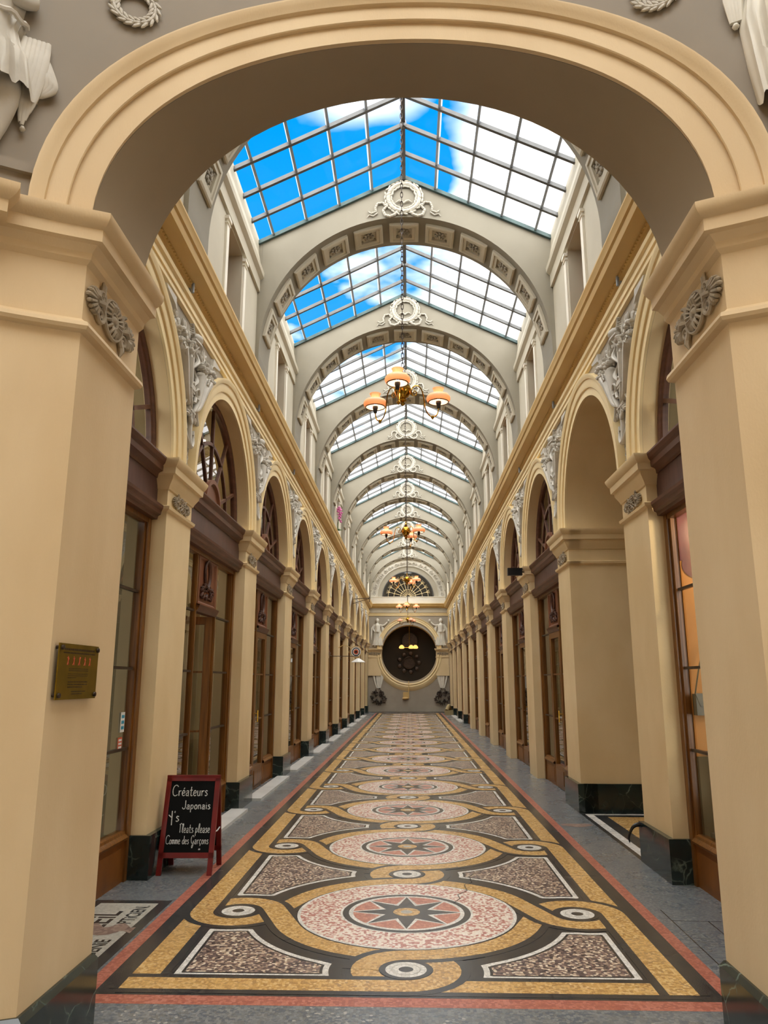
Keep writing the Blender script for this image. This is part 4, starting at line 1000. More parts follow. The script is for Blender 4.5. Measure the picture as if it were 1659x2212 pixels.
def trophy(sx):
    t = thing('trophy_relief', 'x', 'relief')
    xf = lambda u, v, w: (-sx * w * 1.5, u, v); rnd = random.Random(11)
    m = MB()     # caduceus
    m.tube([(0, 4.0, .03), (0, 5.0, .03)], .012, 7, xf=xf)
    for s in (-1, 1):
        pts = []
        for i in range(33):
            v = i / 32; amp = .04 + .075 * math.sin(PI * (.25 + .75 * v)) * (.5 + v * .6)
            pts.append((s * amp * sin(v * PI * 3.0 + .01), 4.32 + .62 * v, .035 + .02 * cos(v * PI * 3.0) * s))
        m.tube(pts, [.011 + .010 * i / 32 for i in range(33)], 7, xf=xf)
        m.ell((s * .04, 4.95, .05), (.03, .02, .02), 7, 4, xf=xf)
    m.build('caduceus', [relief], t)
    m = MB()     # winged cap
    m.ell((.0, 5.0, .04), (.085, .06, .05), 12, 6, xf=xf); m.tube(smooth_path([(-.12, 4.955, .05), (0, 4.935, .07), (.12, 4.955, .05)], 4), .018, 6, xf=xf)
    for s in (-1, 1):
        for i in range(5): m.tube([(s * .06, 5.01 + i * .008, .04), (s * (.12 + .012 * i), 5.02 + .018 * i, .045), (s * (.17 - .006 * i), 5.0 + .026 * i, .03)], [.008, .012, .006], 5, xf=xf)
    m.build('winged_cap', [relief], t)
    for s in (-1, 1):
        m = MB()     # outer horn of plenty
        horn(m, xf, [(s * .10, 4.27), (s * .20, 4.33), (s * .30, 4.47), (s * .38, 4.60), (s * .47, 4.70)], (.018, .062))
        for q in range(3): m.tube(arc(s * (.42 + .03 * q), 4.68 + .03 * q, .05, 0, 2 * PI, 10) and [(s * (.42 + .02 * q) + .055 * cos(a_), 4.66 + .03 * q + .03 * sin(a_), .07) for a_ in [2 * PI * i / 12 for i in range(13)]], .008, 5, xf=xf, cap=False)
        cluster(m, xf, (s * .55, 4.80), .09, 22, rnd); leaves(m, xf, (s * .55, 4.82), .10, 14, rnd)
        leaves(m, xf, (s * .64, 4.90), .07, 10, rnd, .05)
        m.prism([(s * .66, 4.98), (s * .72, 5.02), (s * .95, 5.06), (s * .98, 5.09), (s * .70, 5.10)], .02, .045, xf)
        m.build('horn_of_plenty', [relief], t)
        m = MB()     # inner horn
        horn(m, xf, [(s * .05, 4.24), (s * .14, 4.36), (s * .19, 4.52), (s * .235, 4.70)], (.014, .045), .04)
        cluster(m, xf, (s * .26, 4.80), .075, 18, rnd); leaves(m, xf, (s * .27, 4.86), .08, 12, rnd)
        leaves(m, xf, (s * .33, 4.95), .07, 9, rnd, .055)
        m.build('inner_horn', [relief], t)
    m = MB()     # tools, leaves and ribbons in the middle
    for s in (-1, 1):
        m.tube([(s * .02, 4.50, .05), (s * .22, 4.24, .03), (s * .27, 4.14, .03)], [.010, .014, .018], 6, xf=xf)
        leaves(m, xf, (s * .07, 4.42), .09, 14, rnd, .055); leaves(m, xf, (s * .06, 4.18), .07, 12, rnd, .05)
        m.tube(smooth_path([(s * .02, 4.45, .05), (s * .10, 4.50, .06), (s * .16, 4.43, .05), (s * .08, 4.38, .06)], 4), .010, 6, xf=xf)
    m.box(-.20, -.06, 4.41, 4.455, .02, .07, 0, xf); m.build('tools', [relief], t)
    m = MB()     # anchor
    m.tube([(0, 3.86, .035), (0, 4.28, .03)], [.020, .014], 8, xf=xf); m.tube(smooth_path([(-.13, 4.04, .03), (-.11, 3.94, .035), (0, 3.86, .04), (.11, 3.94, .035), (.13, 4.04, .03)], 5), [.006 + .016 * (1 - abs(i - 10) / 10) for i in range(21)], 8, xf=xf)
    m.box(-.09, .09, 4.22, 4.245, .02, .05, 0, xf)
    for s in (-1, 1): m.prism([(s * .13, 4.07), (s * .155, 4.0), (s * .105, 4.02)], .015, .04, xf)
    m.build('anchor', [relief], t)
    m = MB()     # hanging garland
    for i in range(14):
        v = 3.84 - i * .02; m.ell((.022 * sin(i * 1.7), v, .02), (.012, .026, .012), 6, 4, xf=xf, rot=Matrix.Rotation(.7 * (-1) ** i, 3, 'Z'))
    m.build('garland', [relief], t)
    return t
for sx, side in ((-1, 'left'), (1, 'right')):
    p = trophy(sx)
    for k in range(1, 11):
        lb = 'carved grey trophy of snakes, horns and anchor above the %s pilaster, %s wall' % (ORD[k - 1], side)
        if k == 1: p.location = (sx * HW, pily(k), 0); tag(p, lb, 'relief', 'spandrel trophy reliefs')
        else: dup(p, (sx * HW, pily(k), 0), lb)
    # small lamp clips on the ledge above the architrave
    for k in range(1, 4):
        lb = 'tiny metal lamp clip on the ledge above the %s pilaster, %s wall' % (ORD[k - 1], side)
        m = MB(); m.tube([(0, 0, 0), (0, 0, .10)], .010, 8); m.tube([(-sx * .03, 0, .05), (-sx * .03, 0, .15)], .016, 8); m.box(-.02, .02, -.015, .015, 0, .03, 0)
        o = m.build('lamp_clip', [steell], loc=(sx * (HW - .045), pily(k) - .25, ZA1)); tag(o, lb, 'lamp clip', 'lamp clips')

# ================================================================== CHANDELIERS
def chandelier():
    t = thing('chandelier', 'x', 'chandelier')
    m = MB(); m.lathe([(0, .22), (.012, .21), (.016, .19), (.010, .17), (.022, .15), (.012, .13), (.03, .115), (.05, .11), (.03, .10), (.055, .09), (.085, .05), (.097, 0), (.088, -.045), (.06, -.08), (.03, -.10), (.045, -.115), (.04, -.13), (.015, -.14), (.028, -.155), (.022, -.17), (.006, -.185), (0, -.19)], 28)
    m.build('brass_globe', [brass], t)
    m = MB(); L = 3.75; n = 62
    for i in range(n):
        z = .235 + L * i / n; lk = []
        for j in range(13):
            a_ = 2 * PI * j / 12; u, v = .014 * cos(a_), .040 * sin(a_)
            lk.append((u if i % 2 else 0, 0 if i % 2 else u, z + v))
        m.tube(lk, .0045, 5, cap=False)
    m.build('chain', [iron], t)
    for j in range(3):
        b = math.radians((-97, 138, 20)[j]); c_, s_ = cos(b), sin(b)
        xf = lambda u, v, w, c_=c_, s_=s_: (u * c_ - w * s_, u * s_ + w * c_, v)
        P = [(.085, -.01), (.115, -.045), (.155, -.04), (.165, -.005), (.14, .01), (.13, -.012), (.145, -.02)]
        m = MB(); m.tube(smooth_path([(x, z, 0) for x, z in P], 4), [.007] * 21 + [.007] * 4, 6, xf=xf)
        Q = [(.115, -.045), (.105, .01), (.13, .06), (.18, .075), (.225, .035), (.25, -.06), (.265, -.17), (.30, -.245), (.355, -.275), (.41, -.24), (.43, -.16)]
        m.tube(smooth_path([(x, z, 0) for x, z in Q], 4), .0075, 7, xf=xf)
        m.ell((.355, -.275, 0), (.022, .018, .022), 8, 5, xf=xf); m.lathe([(.001, -.03), (.014, -.02), (.001, -.0)], 8, c=(.355 * c_, .355 * s_, -.275))
        ar = m.build('arm', [brass], t)
        C = (.43 * c_, .43 * s_, -.10)
        m = MB(); m.lathe([(0, -.065), (.018, -.06), (.026, -.02), (.032, .0), (.03, .02), (.012, .03), (0, .03)], 14, c=C); m.build('lamp_socket', [blackm], ar)
        m = MB(); m.lathe([(0, .03), (.012, .035), (.02, .055), (.021, .07), (.012, .09), (0, .094)], 12, c=C); m.build('bulb', [bulbm], ar)
        m = MB(); m.lathe([(.112, .01), (.125, .02), (.136, .045), (.134, .07), (.115, .095), (.07, .11), (.052, .118), (.05, .135), (.06, .165), (.066, .175), (.062, .175), (.048, .14), (.046, .12), (.066, .105), (.112, .09), (.128, .068), (.130, .045), (.12, .025), (.108, .014), (.112, .01)], 30, c=C)
        sh = m.build('lamp_shade', [shadem], ar)
        m = MB(); m.tube([(C[0] + .112 * cos(a_), C[1] + .112 * sin(a_), C[2] + .010) for a_ in [2 * PI * i / 28 for i in range(29)]], .006, 6, cap=False)
        m.build('shade_rim', [iron], sh)
    return t
c0 = chandelier()
for k, y in enumerate((8.0, 16.15, 24.2, 32.5, 40.2)):
    lb = 'brass globe chandelier with three opal shades, %s along the gallery' % ('nearest', 'second', 'third', 'fourth', 'farthest')[k]
    if k == 0: c0.location = (-.02, y, 4.78); tag(c0, lb, 'chandelier', 'brass chandeliers'); c = c0
    else: c = dup(c0, (-.02, y, 4.78), lb)
    rz = (0, 3.0, .9, 2.2, .5)[k]; c.rotation_euler = (0, 0, rz)
    if k < 4:
        for j in range(3):
            b = rz + math.radians((-97, 138, 20)[j]); l = bpy.data.lights.new('bulb_light', 'POINT'); l.energy = 3.5; l.color = (1, .80, .58); l.shadow_soft_size = .03
            o = bpy.data.objects.new('bulb_light', l); S.collection.objects.link(o); o.location = (-.02 + .43 * cos(b), y + .43 * sin(b), 4.78 - .0)
# hall lamp seen in the round opening
hl = thing('hall_lamp', 'three small orange glowing shades hanging inside the round opening', 'lamp', (0.05, YE + .45, 3.42))
m = MB(); m.tube([(0, 0, 0), (0, 0, 1.2)], .012, 6); m.tube([(-.4, 0, -.02), (.32, 0, .0)], .012, 6); m.build('stem', [brass], hl)
shl = emit_mat('glowing_orange_shade', (1.0, .50, .12, 1), 1.4)
for dx in (-.42, .10, .33):
    m = MB(); m.lathe([(0, .13), (.06, .12), (.14, .03), (.15, -.03), (.10, -.07), (0, -.07)], 16, c=(dx, 0, 0)); m.build('lamp_shade', [shl], hl)

# ================================================================== RELIEF FIGURES
def figure_left(xf, name, label, short=True):
    """low-relief classical figure; u across, v up from the feet, w out of the wall; about 1.05 tall"""
    t = thing(name, label, 'relief'); rnd = random.Random(2)
    m = MB(); FL = .45
    def limb(pts, rad): m.tube([(x, z, w) for x, z, w in smooth_path(pts, 5)], [rad[0] + (rad[-1] - rad[0]) * 0 + 0 for _ in range(1)] and rad_i(rad, 5 * (len(pts) - 1) + 1), 12, xf=xf)
    def rad_i(rad, n):
        return [rad[min(int(i / (n - 1) * (len(rad) - 1)), len(rad) - 2)] + (rad[min(int(i / (n - 1) * (len(rad) - 1)), len(rad) - 2) + 1] - rad[min(int(i / (n - 1) * (len(rad) - 1)), len(rad) - 2)]) * ((i / (n - 1) * (len(rad) - 1)) % 1 if i < n - 1 else 1) for i in range(n)]
    # legs
    limb([(.06, .46, .03), (.088, .35, .035), (.092, .30, .045), (.075, .16, .03), (.045, .04, .025)], [.062, .048, .040, .042, .028, .022])
    limb([(-.05, .42, .02), (-.09, .29, .03), (-.10, .25, .03), (-.09, .13, .02), (-.07, .04, .02)], [.060, .046, .038, .040, .027, .022])
    m.ell((.03, .015, .035), (.045, .018, .024), 8, 5, xf=xf); m.ell((-.09, .015, .03), (.045, .018, .024), 8, 5, xf=xf)
    # torso, arms, neck, head
    limb([(0, .44, .03), (-.01, .58, .03), (-.01, .70, .035), (-.01, .80, .03)], [.10, .085, .095, .10, .05])
    limb([(.08, .80, .03), (.13, .70, .04), (.04, .67, .085)], [.034, .030, .026, .020]); limb([(-.09, .80, .03), (-.16, .72, .03), (-.20, .84, .03)], [.034, .030, .026, .020])
    limb([(-.01, .80, .03), (-.01, .90, .035)], [.030, .028]); m.ell((-.01, .945, .04), (.045, .058, .045), 12, 8, xf=xf); m.ell((-.01, .965, .03), (.052, .050, .046), 10, 6, xf=xf)
    m.ell((-.01, .94, .085), (.010, .014, .012), 6, 4, xf=xf)
    m.build('body', [reliefw if not short else relief], t)
    # tunic with folds
    m = MB(); rows = []
    prof = [(.84, .07), (.78, .115), (.70, .11), (.61, .10), (.595, .118), (.56, .108), (.50, .125), (.44, .150), (.36, .165), (.29, .175)] if short else [(.84, .06), (.76, .11), (.66, .10), (.6, .09), (.5, .13), (.35, .15), (.2, .14), (.05, .125)]
    for z, r_ in prof:
        row = []
        for j in range(41):
            a_ = PI * j / 40; k_ = 1 + (.10 if z < .60 else .03) * sin(j * 1.9 + z * 6) + (.04 if z < .6 else .02) * sin(j * .9 + 2)
            row.append(xf(.005 + r_ * cos(a_) * (1 + .02 * sin(j)), z + (.014 * sin(j * .8 + 1) if z < .36 else 0), -.005 + r_ * sin(a_) * (.95 if z < .5 else .72) * k_))
        rows.append(row)
    m.grid(rows, 0)
    if short: m.tube([(.125 * cos(a_), .595 + .008 * sin(a_ * 9), .02 + .08 * sin(a_)) for a_ in [PI * i / 20 for i in range(21)]], .010, 6, xf=xf)
    m.build('tunic', [reliefw if not short else relief], t, smooth=50)
    # hanging drapery at the side
    m = MB()
    for i in range(6 if short else 0):
        x = .10 + .014 * i; zb = (.30, .25, .20, .19, .21, .24)[i]
        m.tube(smooth_path([(x + .025, .56, .02), (x + .02, .44, .035), (x + .008, .33, .032), (.145 + (x - .145) * .45, zb, .022)], 4), [.010, .012, .014, .015, .016, .016, .015, .014, .013, .012, .011, .009, .006], 7, xf=xf)
    if not short:
        for i in range(4): m.tube([(.13 + .012 * i, .62, .02), (.15 + .010 * i, .48, .03), (.15 + .008 * i, .39, .02)], [.012, .016, .008], 7, xf=xf)
        m.ell((.165, .375, .02), (.012, .012, .012), 6, 4, xf=xf)
    for i in range(4 if short else 0):
        m.tube(smooth_path([(.165 + .006 * i, .52, .02), (.185 + .012 * i, .42 - .006 * i, .032), (.19 + .012 * i, .37 - .004 * i, .03), (.165 + .006 * i, .31 + .004 * i, .022)], 4), [.008, .010, .012, .013, .014, .014, .013, .012, .011, .010, .009, .008, .005], 7, xf=xf)
    if short: m.ell((.147, .175, .02), (.010, .012, .012), 6, 4, xf=xf)
    m.build('drapery', [reliefw if not short else relief], t, smooth=50)
    return t
def wallxf(cx, cz, s, sc=1.0, mir=1, off=.0):
    return lambda u, v, w: bent(cx + mir * u * sc, cz + v * sc, off + w * sc)
figure_left(wallxf(-1.955, 3.89, 1, 1.28, 1), 'figure_relief', 'plaster relief figure in a short tunic at the upper left of the front wall')
figure_left(wallxf(1.85, 4.12, 1, 1.4, -1), 'figure_relief', 'plaster relief figure in a long robe at the upper right of the front wall', False)
for s, nm, z in ((-1, 'left', 3.87), (1, 'right', 3.94)):
    m = MB(); x0, x1 = (1.66, 2.3) if s < 0 else (1.76, 2.3)
    n_ = 6
    for i in range(n_):
        a_, b_ = x0 + (x1 - x0) * i / n_, x0 + (x1 - x0) * (i + 1) / n_
        for zz0, zz1, d in ((3.72, z, .045), (z, z + .05, .07)):
            vs = [bent(s * x, q, dd) for x in (a_, b_) for q in (zz0, zz1) for dd in (-.02, d)]
            m.add(vs, [(0, 1, 3, 2), (4, 6, 7, 5), (0, 4, 5, 1), (2, 3, 7, 6), (1, 5, 7, 3)])
    tag(m.build('figure_ledge', [greyd], smooth=0), 'flat grey ledge under the %s relief figure of the front wall' % nm, 'ledge')
# laurel wreaths at the top edge of the front wall
for s, nm, cx_, cz_ in ((-1, 'left', -1.36, 4.98), (1, 'right', 1.31, 5.01)):
    m = MB(); rnd = random.Random(4); xf = wallxf(cx_, cz_, 1)
    m.tube([(.095 * cos(a_), .095 * sin(a_), .012) for a_ in [2 * PI * i / 30 for i in range(31)]], .014, 8, xf=xf, cap=False)
    for i in range(54):
        a_ = 2 * PI * (i // 3) / 18 + rnd.uniform(-.05, .05); q = .095 + (i % 3 - 1) * .017
        m.ell((q * cos(a_), q * sin(a_), .022), (.028, .009, .009), 6, 4, xf=xf, rot=Matrix.Rotation(a_ + PI / 2 + (i % 3 - 1) * .5, 3, 'Z'))
    tag(m.build('laurel_wreath', [relief]), 'plaster laurel wreath on the grey front wall, upper %s' % nm, 'relief')
# winged figures of the end wall
def angel(mir, cx_, z0, nm, mat, low=False):
    xf = lambda u, v, w: (cx_ + mir * u, YE - w, z0 + v)
    t = thing('winged_figure_relief', nm, 'relief')
    m = MB(); m.ell((0, 1.42, .06), (.10, .13, .08), 10, 7, xf=xf); m.tube([(0, 1.30, .05), (0, 1.15, .06), (.02, .95, .07), (0, .8, .07)], [.05, .15, .13, .14], 10, xf=xf)
    m.tube(smooth_path([(.12, 1.18, .05), (.34, 1.16, .06), (.55, 1.34, .05)], 4), .04, 8, xf=xf); m.ell((.60, 1.42, .05), (.06, .08, .04), 8, 5, xf=xf)
    m.tube(smooth_path([(-.12, 1.15, .05), (-.22, .95, .06), (-.12, .78, .08)], 4), .04, 8, xf=xf)
    for s in (-1, 1): m.tube([(s * .05, .85, .05), (s * .07, .3, .05), (s * .12, .12, .05), (s * .14, .02, .05)], [.09, .07, .05, .04], 8, xf=xf)
    m.build('body', [mat], t)
    m = MB(); rows = []
    for z, r_ in ((1.2, .14), (1.0, .16), (.85, .17), (.82, .20), (.6, .20), (.4, .24), (.2, .28), (.08, .30)):
        rows.append([xf(r_ * cos(PI * j / 32) + .03 * sin(z * 4), z, .02 + r_ * .45 * sin(PI * j / 32) * (1 + .18 * sin(j * 2.1))) for j in range(33)])
    m.grid(rows); m.build('robe', [mat], t, smooth=50)
    for s in (-1, 1):
        m = MB()
        for i in range(7): m.tube(smooth_path([(s * .10, 1.14, .02), (s * (.20 + .02 * i), 1.18 - .03 * i, .03), (s * (.26 + .012 * i), .92 - .09 * i, .02)], 3), [.02, .03, .035, .035, .03, .025, .012], 6, xf=xf)
        m.build('wing', [mat], t)
    return t
angel(1, -1.68, 3.42, 'pale winged figure relief to the upper left of the round opening', reliefw)
angel(-1, 1.76, 3.42, 'pale winged figure relief to the upper right of the round opening', reliefw)
for s, nm, cx_ in ((-1, 'left', -1.62), (1, 'right', 1.80)):
    m = MB(); rnd = random.Random(8); xf = lambda u, v, w: (cx_ + s * u, YE - w, v)
    for i in range(26):
        u = rnd.uniform(-.30, .30); m.tube(smooth_path([(u * .35, 1.25, .03), (u * .8, 1.7, .05), (u * 1.1, 2.2 + rnd.uniform(-.2, .3), .03)], 3), .022, 5, xf=xf)
    tag(m.build('plume_relief', [reliefw]), 'pale plume-like relief low on the end wall, %s of the round opening' % nm, 'relief')
    m = MB()
    for i in range(60):
        a_ = rnd.uniform(0, 2 * PI); q = .42 * math.sqrt(rnd.random())
        m.ell((q * cos(a_), .82 + q * sin(a_) * 1.05, .05 + rnd.uniform(0, .10)), (rnd.uniform(.04, .09), .03, .05), 7, 4, xf=xf, rot=Matrix.Rotation(rnd.uniform(0, PI), 3, 'Z'))
    tag(m.build('rosette_cluster', [iron]), 'dark carved flower cluster low on the end wall, %s side' % nm, 'ornament')
m = MB(); m.box(-.02, .02, YE - .12, YE - .06, .72, 1.62, 0); m.box(-.30, .0, YE - .10, YE, .72, 1.05, 0); m.ell((-.18, YE - .08, .72), (.17, .08, .07), 10, 6)
tag(m.build('wall_bracket', [ochre]), 'small ochre bracket hanging under the round opening', 'bracket')

# ================================================================== BRASS NOTICE PLATE on the left pier
xp = -AX + .001
t = thing('brass_plate', 'brass plate with small pictograms and engraved lines on the left pier', 'sign', (xp, 3.405, 1.642))
X = lambda u, v, w: (w, u, v)
m = MB(); m.box(.018, .024, -.205, .205, -.118, .118, 0); m.build('plate', [brassd], t, smooth=0)
for i, (u, v) in enumerate(((-.185, .10), (.185, .10), (-.185, -.10), (.185, -.10))):
    m = MB(); m.lathe([(.007, 0), (.007, .024), (.011, .026), (.010, .034), (0, .037)], 12, xf=lambda x, y, z, u=u, v=v: (z, u + x, v + y)); m.build('screw', [iron], t)
rnd = random.Random(9); m = MB()
def dashes(v, u0, u1, h):
    u = u0
    while u < u1:
        l = min(rnd.uniform(.004, .012) * (1 if h < .005 else 1.3), u1 - u); m.box(.0241, .0248, u, u + l, v - h / 2, v + h / 2); u += l + .003
dashes(.094, -.155, .155, .009); dashes(.079, -.165, .165, .006); m.build('engraved_heading', [engr], t, smooth=0); m = MB()
for v in (.012, .004): dashes(v, -.10, .10, .003)
for v in (-.010, -.018): dashes(v, -.105, .10, .0026)
dashes(-.026, -.105, -.02, .0026)
for v in (-.044, -.055): dashes(v, -.10, .10, .0045)
dashes(-.066, -.10, .05, .0045); dashes(-.085, -.06, .085, .004); dashes(-.095, -.06, .05, .004)
m.build('engraved_text', [engr], t, smooth=0)
m = MB()
for i, u in enumerate((-.115, -.058, 0, .058, .112)):
    P = lambda a_, b_: (.0246, u + a_, .048 + b_)
    m.ell(P(0, .014), (.0008, .004, .004), 6, 4); m.tube([P(0, .010), P(0, -.004)], .0026, 5)
    m.tube([P(-.006 - .002 * (i % 3), -.020), P(0, -.004), P(.006 + .002 * (i % 2), -.020)], .0018, 5); m.tube([P(-.009, .010 - .004 * (i % 2)), P(0, .006), P(.009, .004 + .005 * (i % 3))], .0016, 5)
m.build('pictograms', [redpr], t)

# ================================================================== CHALKBOARD
STK = {
 'C': ([[(.62, .85), (.45, 1), (.2, .95), (.05, .7), (.03, .4), (.12, .1), (.35, 0), (.6, .12)]], .62), 'r': ([[(.05, .5), (.08, 0)], [(.07, .32), (.2, .48), (.34, .46)]], .36),
 'é': ([[(.04, .25), (.3, .28), (.28, .45), (.14, .5), (.03, .3), (.06, .08), (.2, 0), (.34, .08)], [(.16, .62), (.26, .76)]], .38), 'e': ([[(.04, .25), (.3, .28), (.28, .45), (.14, .5), (.03, .3), (.06, .08), (.2, 0), (.34, .08)]], .38),
 'a': ([[(.05, .42), (.2, .5), (.3, .4), (.3, .02), (.36, 0)], [(.3, .28), (.1, .26), (.04, .1), (.14, 0), (.3, .1)]], .40), 't': ([[(.14, .85), (.12, .1), (.22, 0), (.32, .05)], [(0, .52), (.3, .54)]], .34),
 'u': ([[(.03, .5), (.05, .1), (.16, 0), (.3, .1), (.32, .5)], [(.31, .3), (.34, 0)]], .40), 's': ([[(.28, .44), (.14, .5), (.05, .38), (.2, .26), (.28, .12), (.14, 0), (.02, .06)]], .33),
 'J': ([[(.35, 1), (.36, .25), (.25, .03), (.08, .05), (.02, .2)]], .46), 'p': ([[(.05, .5), (.04, -.35)], [(.05, .4), (.2, .5), (.32, .35), (.28, .1), (.12, .03), (.05, .12)]], .40),
 'o': ([[(.17, .5), (.04, .35), (.05, .1), (.18, 0), (.31, .14), (.3, .4), (.17, .5)]], .38), 'n': ([[(.04, .5), (.05, 0)], [(.05, .35), (.18, .5), (.3, .4), (.32, 0)]], .40),
 'i': ([[(.06, .5), (.08, 0)], [(.06, .66), (.07, .70)]], .18), 'Y': ([[(0, .62), (.28, .40)], [(.30, 1), (.33, .4), (.36, -.35)]], .46), "'": ([[(.06, 1), (.04, .82)]], .14),
 'P': ([[(.12, .95), (.14, 0)], [(0, .85), (.3, 1.0), (.46, .85)]], .40), 'l': ([[(.03, .1), (.2, .6), (.22, .9), (.12, .95), (.07, .6), (.1, .08), (.24, .02)]], .26),
 'm': ([[(.03, .5), (.04, 0)], [(.04, .35), (.14, .5), (.22, .4), (.23, 0)], [(.23, .35), (.34, .5), (.42, .4), (.44, 0)]], .50), 'd': ([[(.3, .4), (.14, .48), (.03, .3), (.06, .06), (.2, .02), (.3, .15)], [(.31, .95), (.31, .0)]], .38),
 'G': ([[(.5, .8), (.34, 1), (.1, .85), (.02, .5), (.15, .12), (.38, .1), (.48, .4)], [(.48, .4), (.42, -.2), (.28, -.45), (.2, -.3), (.3, -.05)]], .58),
 'ç': ([[(.3, .44), (.14, .5), (.03, .3), (.06, .06), (.18, 0), (.3, .06)], [(.17, 0), (.22, -.12), (.12, -.2)]], .36), '*': ([[(0, .3), (.4, .3)], [(.05, .1), (.35, .5)], [(.35, .1), (.1, .5)]], .4)}
bx, by = -1.89, 7.06
t = thing('chalkboard_sign', 'dark red wooden A-frame chalkboard with white handwriting on the left pavement', 'chalkboard', (bx, by, 0), math.radians(2.0))
def face(s, shift=0.0):         # s = -1 front face, +1 back face; u across, v along the slope from the feet, w out of the board
    H, D = .775, .20
    L_ = math.hypot(H, D)
    def f(u, v, w):
        q = v / L_; nx = D / L_
        return (u + .03 * q * 0, s * (D * (1 - q)) + s * w * (H / L_), H * q + w * nx)
    return f, L_
for s in (-1, 1):
    f, L_ = face(s)
    m = MB(); bw = .235
    for a_, b_, c_, d_ in ((-bw, -bw + .042, 0, L_), (bw - .042, bw, 0, L_), (-bw, bw, L_ - .042, L_), (-bw, bw, .135, .178)): m.box(a_, b_, c_, d_, -.012, .012, 0, f)
    fr = m.build('frame', [redp], t, smooth=0)
    m = MB(); m.box(-bw + .04, bw - .04, .175, L_ - .04, -.006, .004, 0, f); bd = m.build('writing_panel', [slate], t, smooth=0)
    if s < 0:
        def write(txt, u0, v0, h, wd, th, rise=0.0, sx_=1.0):
            m = MB(); tot = sum(STK[c][1] + .07 if c != ' ' else .3 for c in txt) * h * sx_; k_ = wd / tot; u = u0
            for c in txt:
                if c == ' ': u += .3 * h * sx_ * k_; continue
                sk, w_ = STK[c]
                for st_ in sk:
                    m.tube([f(u + x * h * sx_ * k_, v0 + z * h + rise * (u - u0), .0052) for x, z in (smooth_path(st_, 3) if len(st_) > 2 else st_)], th, 5)
                u += (w_ + .07) * h * sx_ * k_
            m.build('chalk_writing', [chalk], bd)
        vt = L_ - .04
        write('Créateurs', -.175, vt - .125, .088, .315, .0036)
        write('Japonais', -.075, vt - .235, .072, .25, .0036)
        write("Y's", -.185, vt - .335, .085, .10, .0042)
        write('Pleats please', -.080, vt - .425, .075, .268, .0028)
        write('Comme des Garçons', -.185, vt - .515, .068, .37, .0027)
        write('*', .10, vt - .565, .03, .02, .002)
m = MB(); m.box(-.235, .235, -.016, .016, .76, .785, 0); m.build('hinge_rail', [redp], t, smooth=0)
m = MB(); m.tube([(.225, -.115, .33), (.228, 0, .325), (.225, .115, .335)], .006, 5); m.build('stay_cord', [chalk], t)

# ================================================================== THINGS IN AND ON THE SHOPS
def curtain(sx, label, y0, y1, z0, z1, x, mt=curt, amp=.03):
    m = MB(); rows = []
    for z in (z1, (z0 + z1) / 2, z0):
        rows.append([(sx * (x + amp * sin((y0 + (y1 - y0) * i / 60) * 42) + .3 * amp * sin(i * 1.3)), y0 + (y1 - y0) * i / 60, z) for i in range(61)])
    m.grid(rows); o = m.build('curtain', [mt], smooth=60); tag(o, label, 'curtain', 'shop window curtains'); return o
for sx, side in ((-1, 'left'), (1, 'right')):
    for k in range(0, 6):
        if sx > 0 and k in (0, 1): continue
        c = bayc(k)
        for j, (a_, b_) in enumerate(((-1.22, -.50), (.50, 1.22))):
            if sx < 0 and k == 1 and j == 0: continue
            curtain(sx, 'beige curtain behind the %s pane of the %s %s shopfront' % (('near', 'far')[j], ORD[k], side), c + a_, c + b_, .42, 3.0, GP + .22)
# stickers and notices on the glass
def flat(name, cat, label, sx, y, z, w, h, mats, x=GP - .006):
    m = MB(); m.box(0, 1, -w / 2, w / 2, -h / 2, h / 2, 0, lambda d, u, v: (-sx * d * .003, u, v))
    if len(mats) > 1:
        for i in range(3): m.box(0, 1, -w * .36, w * .36, -h * .36 + i * h * .28, -h * .36 + i * h * .28 + h * .16, 1, lambda d, u, v: (-sx * (.003 + d * .001), u, v))
    o = m.build(name, mats, smooth=0, loc=(sx * x, y, z)); return tag(o, label, cat)
flat('sticker', 'sticker', 'white and blue sticker on the first left shop pane', -1, 6.46, 1.27, .085, .16, [paper, bluep])
flat('sticker', 'sticker', 'orange and white sticker below the blue one, first left shop', -1, 6.43, 1.10, .09, .10, [redpr, paper])
flat('paper_notice', 'notice', 'white paper notice on the pane beside the open door', -1, 7.86, 1.53, .16, .26, [paper, steell])
# open door shop: boarded wall, a standing black stand, merchandise
m = MB()
for i in range(26): m.box(-3.75, -3.72, 7.9, 10.2, .02 + i * .125, .02 + i * .125 + .118, 0)
tag(m.build('board_cladding', [olive], smooth=0), 'olive horizontal boards inside the shop with the open door', 'wall cladding')
m = MB(); m.box(-2.86, -2.80, 8.62, 8.70, 0, 1.52); m.box(-2.95, -2.71, 8.53, 8.79, 0, .02)
tag(m.build('black_stand', [blackm], smooth=0), 'tall thin black stand just inside the open shop door', 'stand')
def stack(label, sx, x, y, n, w, d, h, mts, z0=0.0, nm='folded_textile'):
    for i in range(n):
        m = MB(); r_ = random.Random(i + int(y * 10)); ww, dd = w * r_.uniform(.85, 1), d * r_.uniform(.85, 1)
        rows = [[(-dd / 2 * a_, -ww / 2 * b_, q) for a_, b_ in ((1, 1), (-1, 1), (-1, -1), (1, -1))] for q in (.0, .003)]
        m.box(-dd / 2, dd / 2, -ww / 2, ww / 2, 0, h * .92); m.tube([(-sx * dd / 2, -ww / 2, h * .46), (-sx * dd / 2, ww / 2, h * .46)], h * .44, 8)
        o = m.build(nm, [mts[i % len(mts)]], loc=(sx * x, y, z0 + i * h), smooth=30); tag(o, label % ORD[i], 'textile')
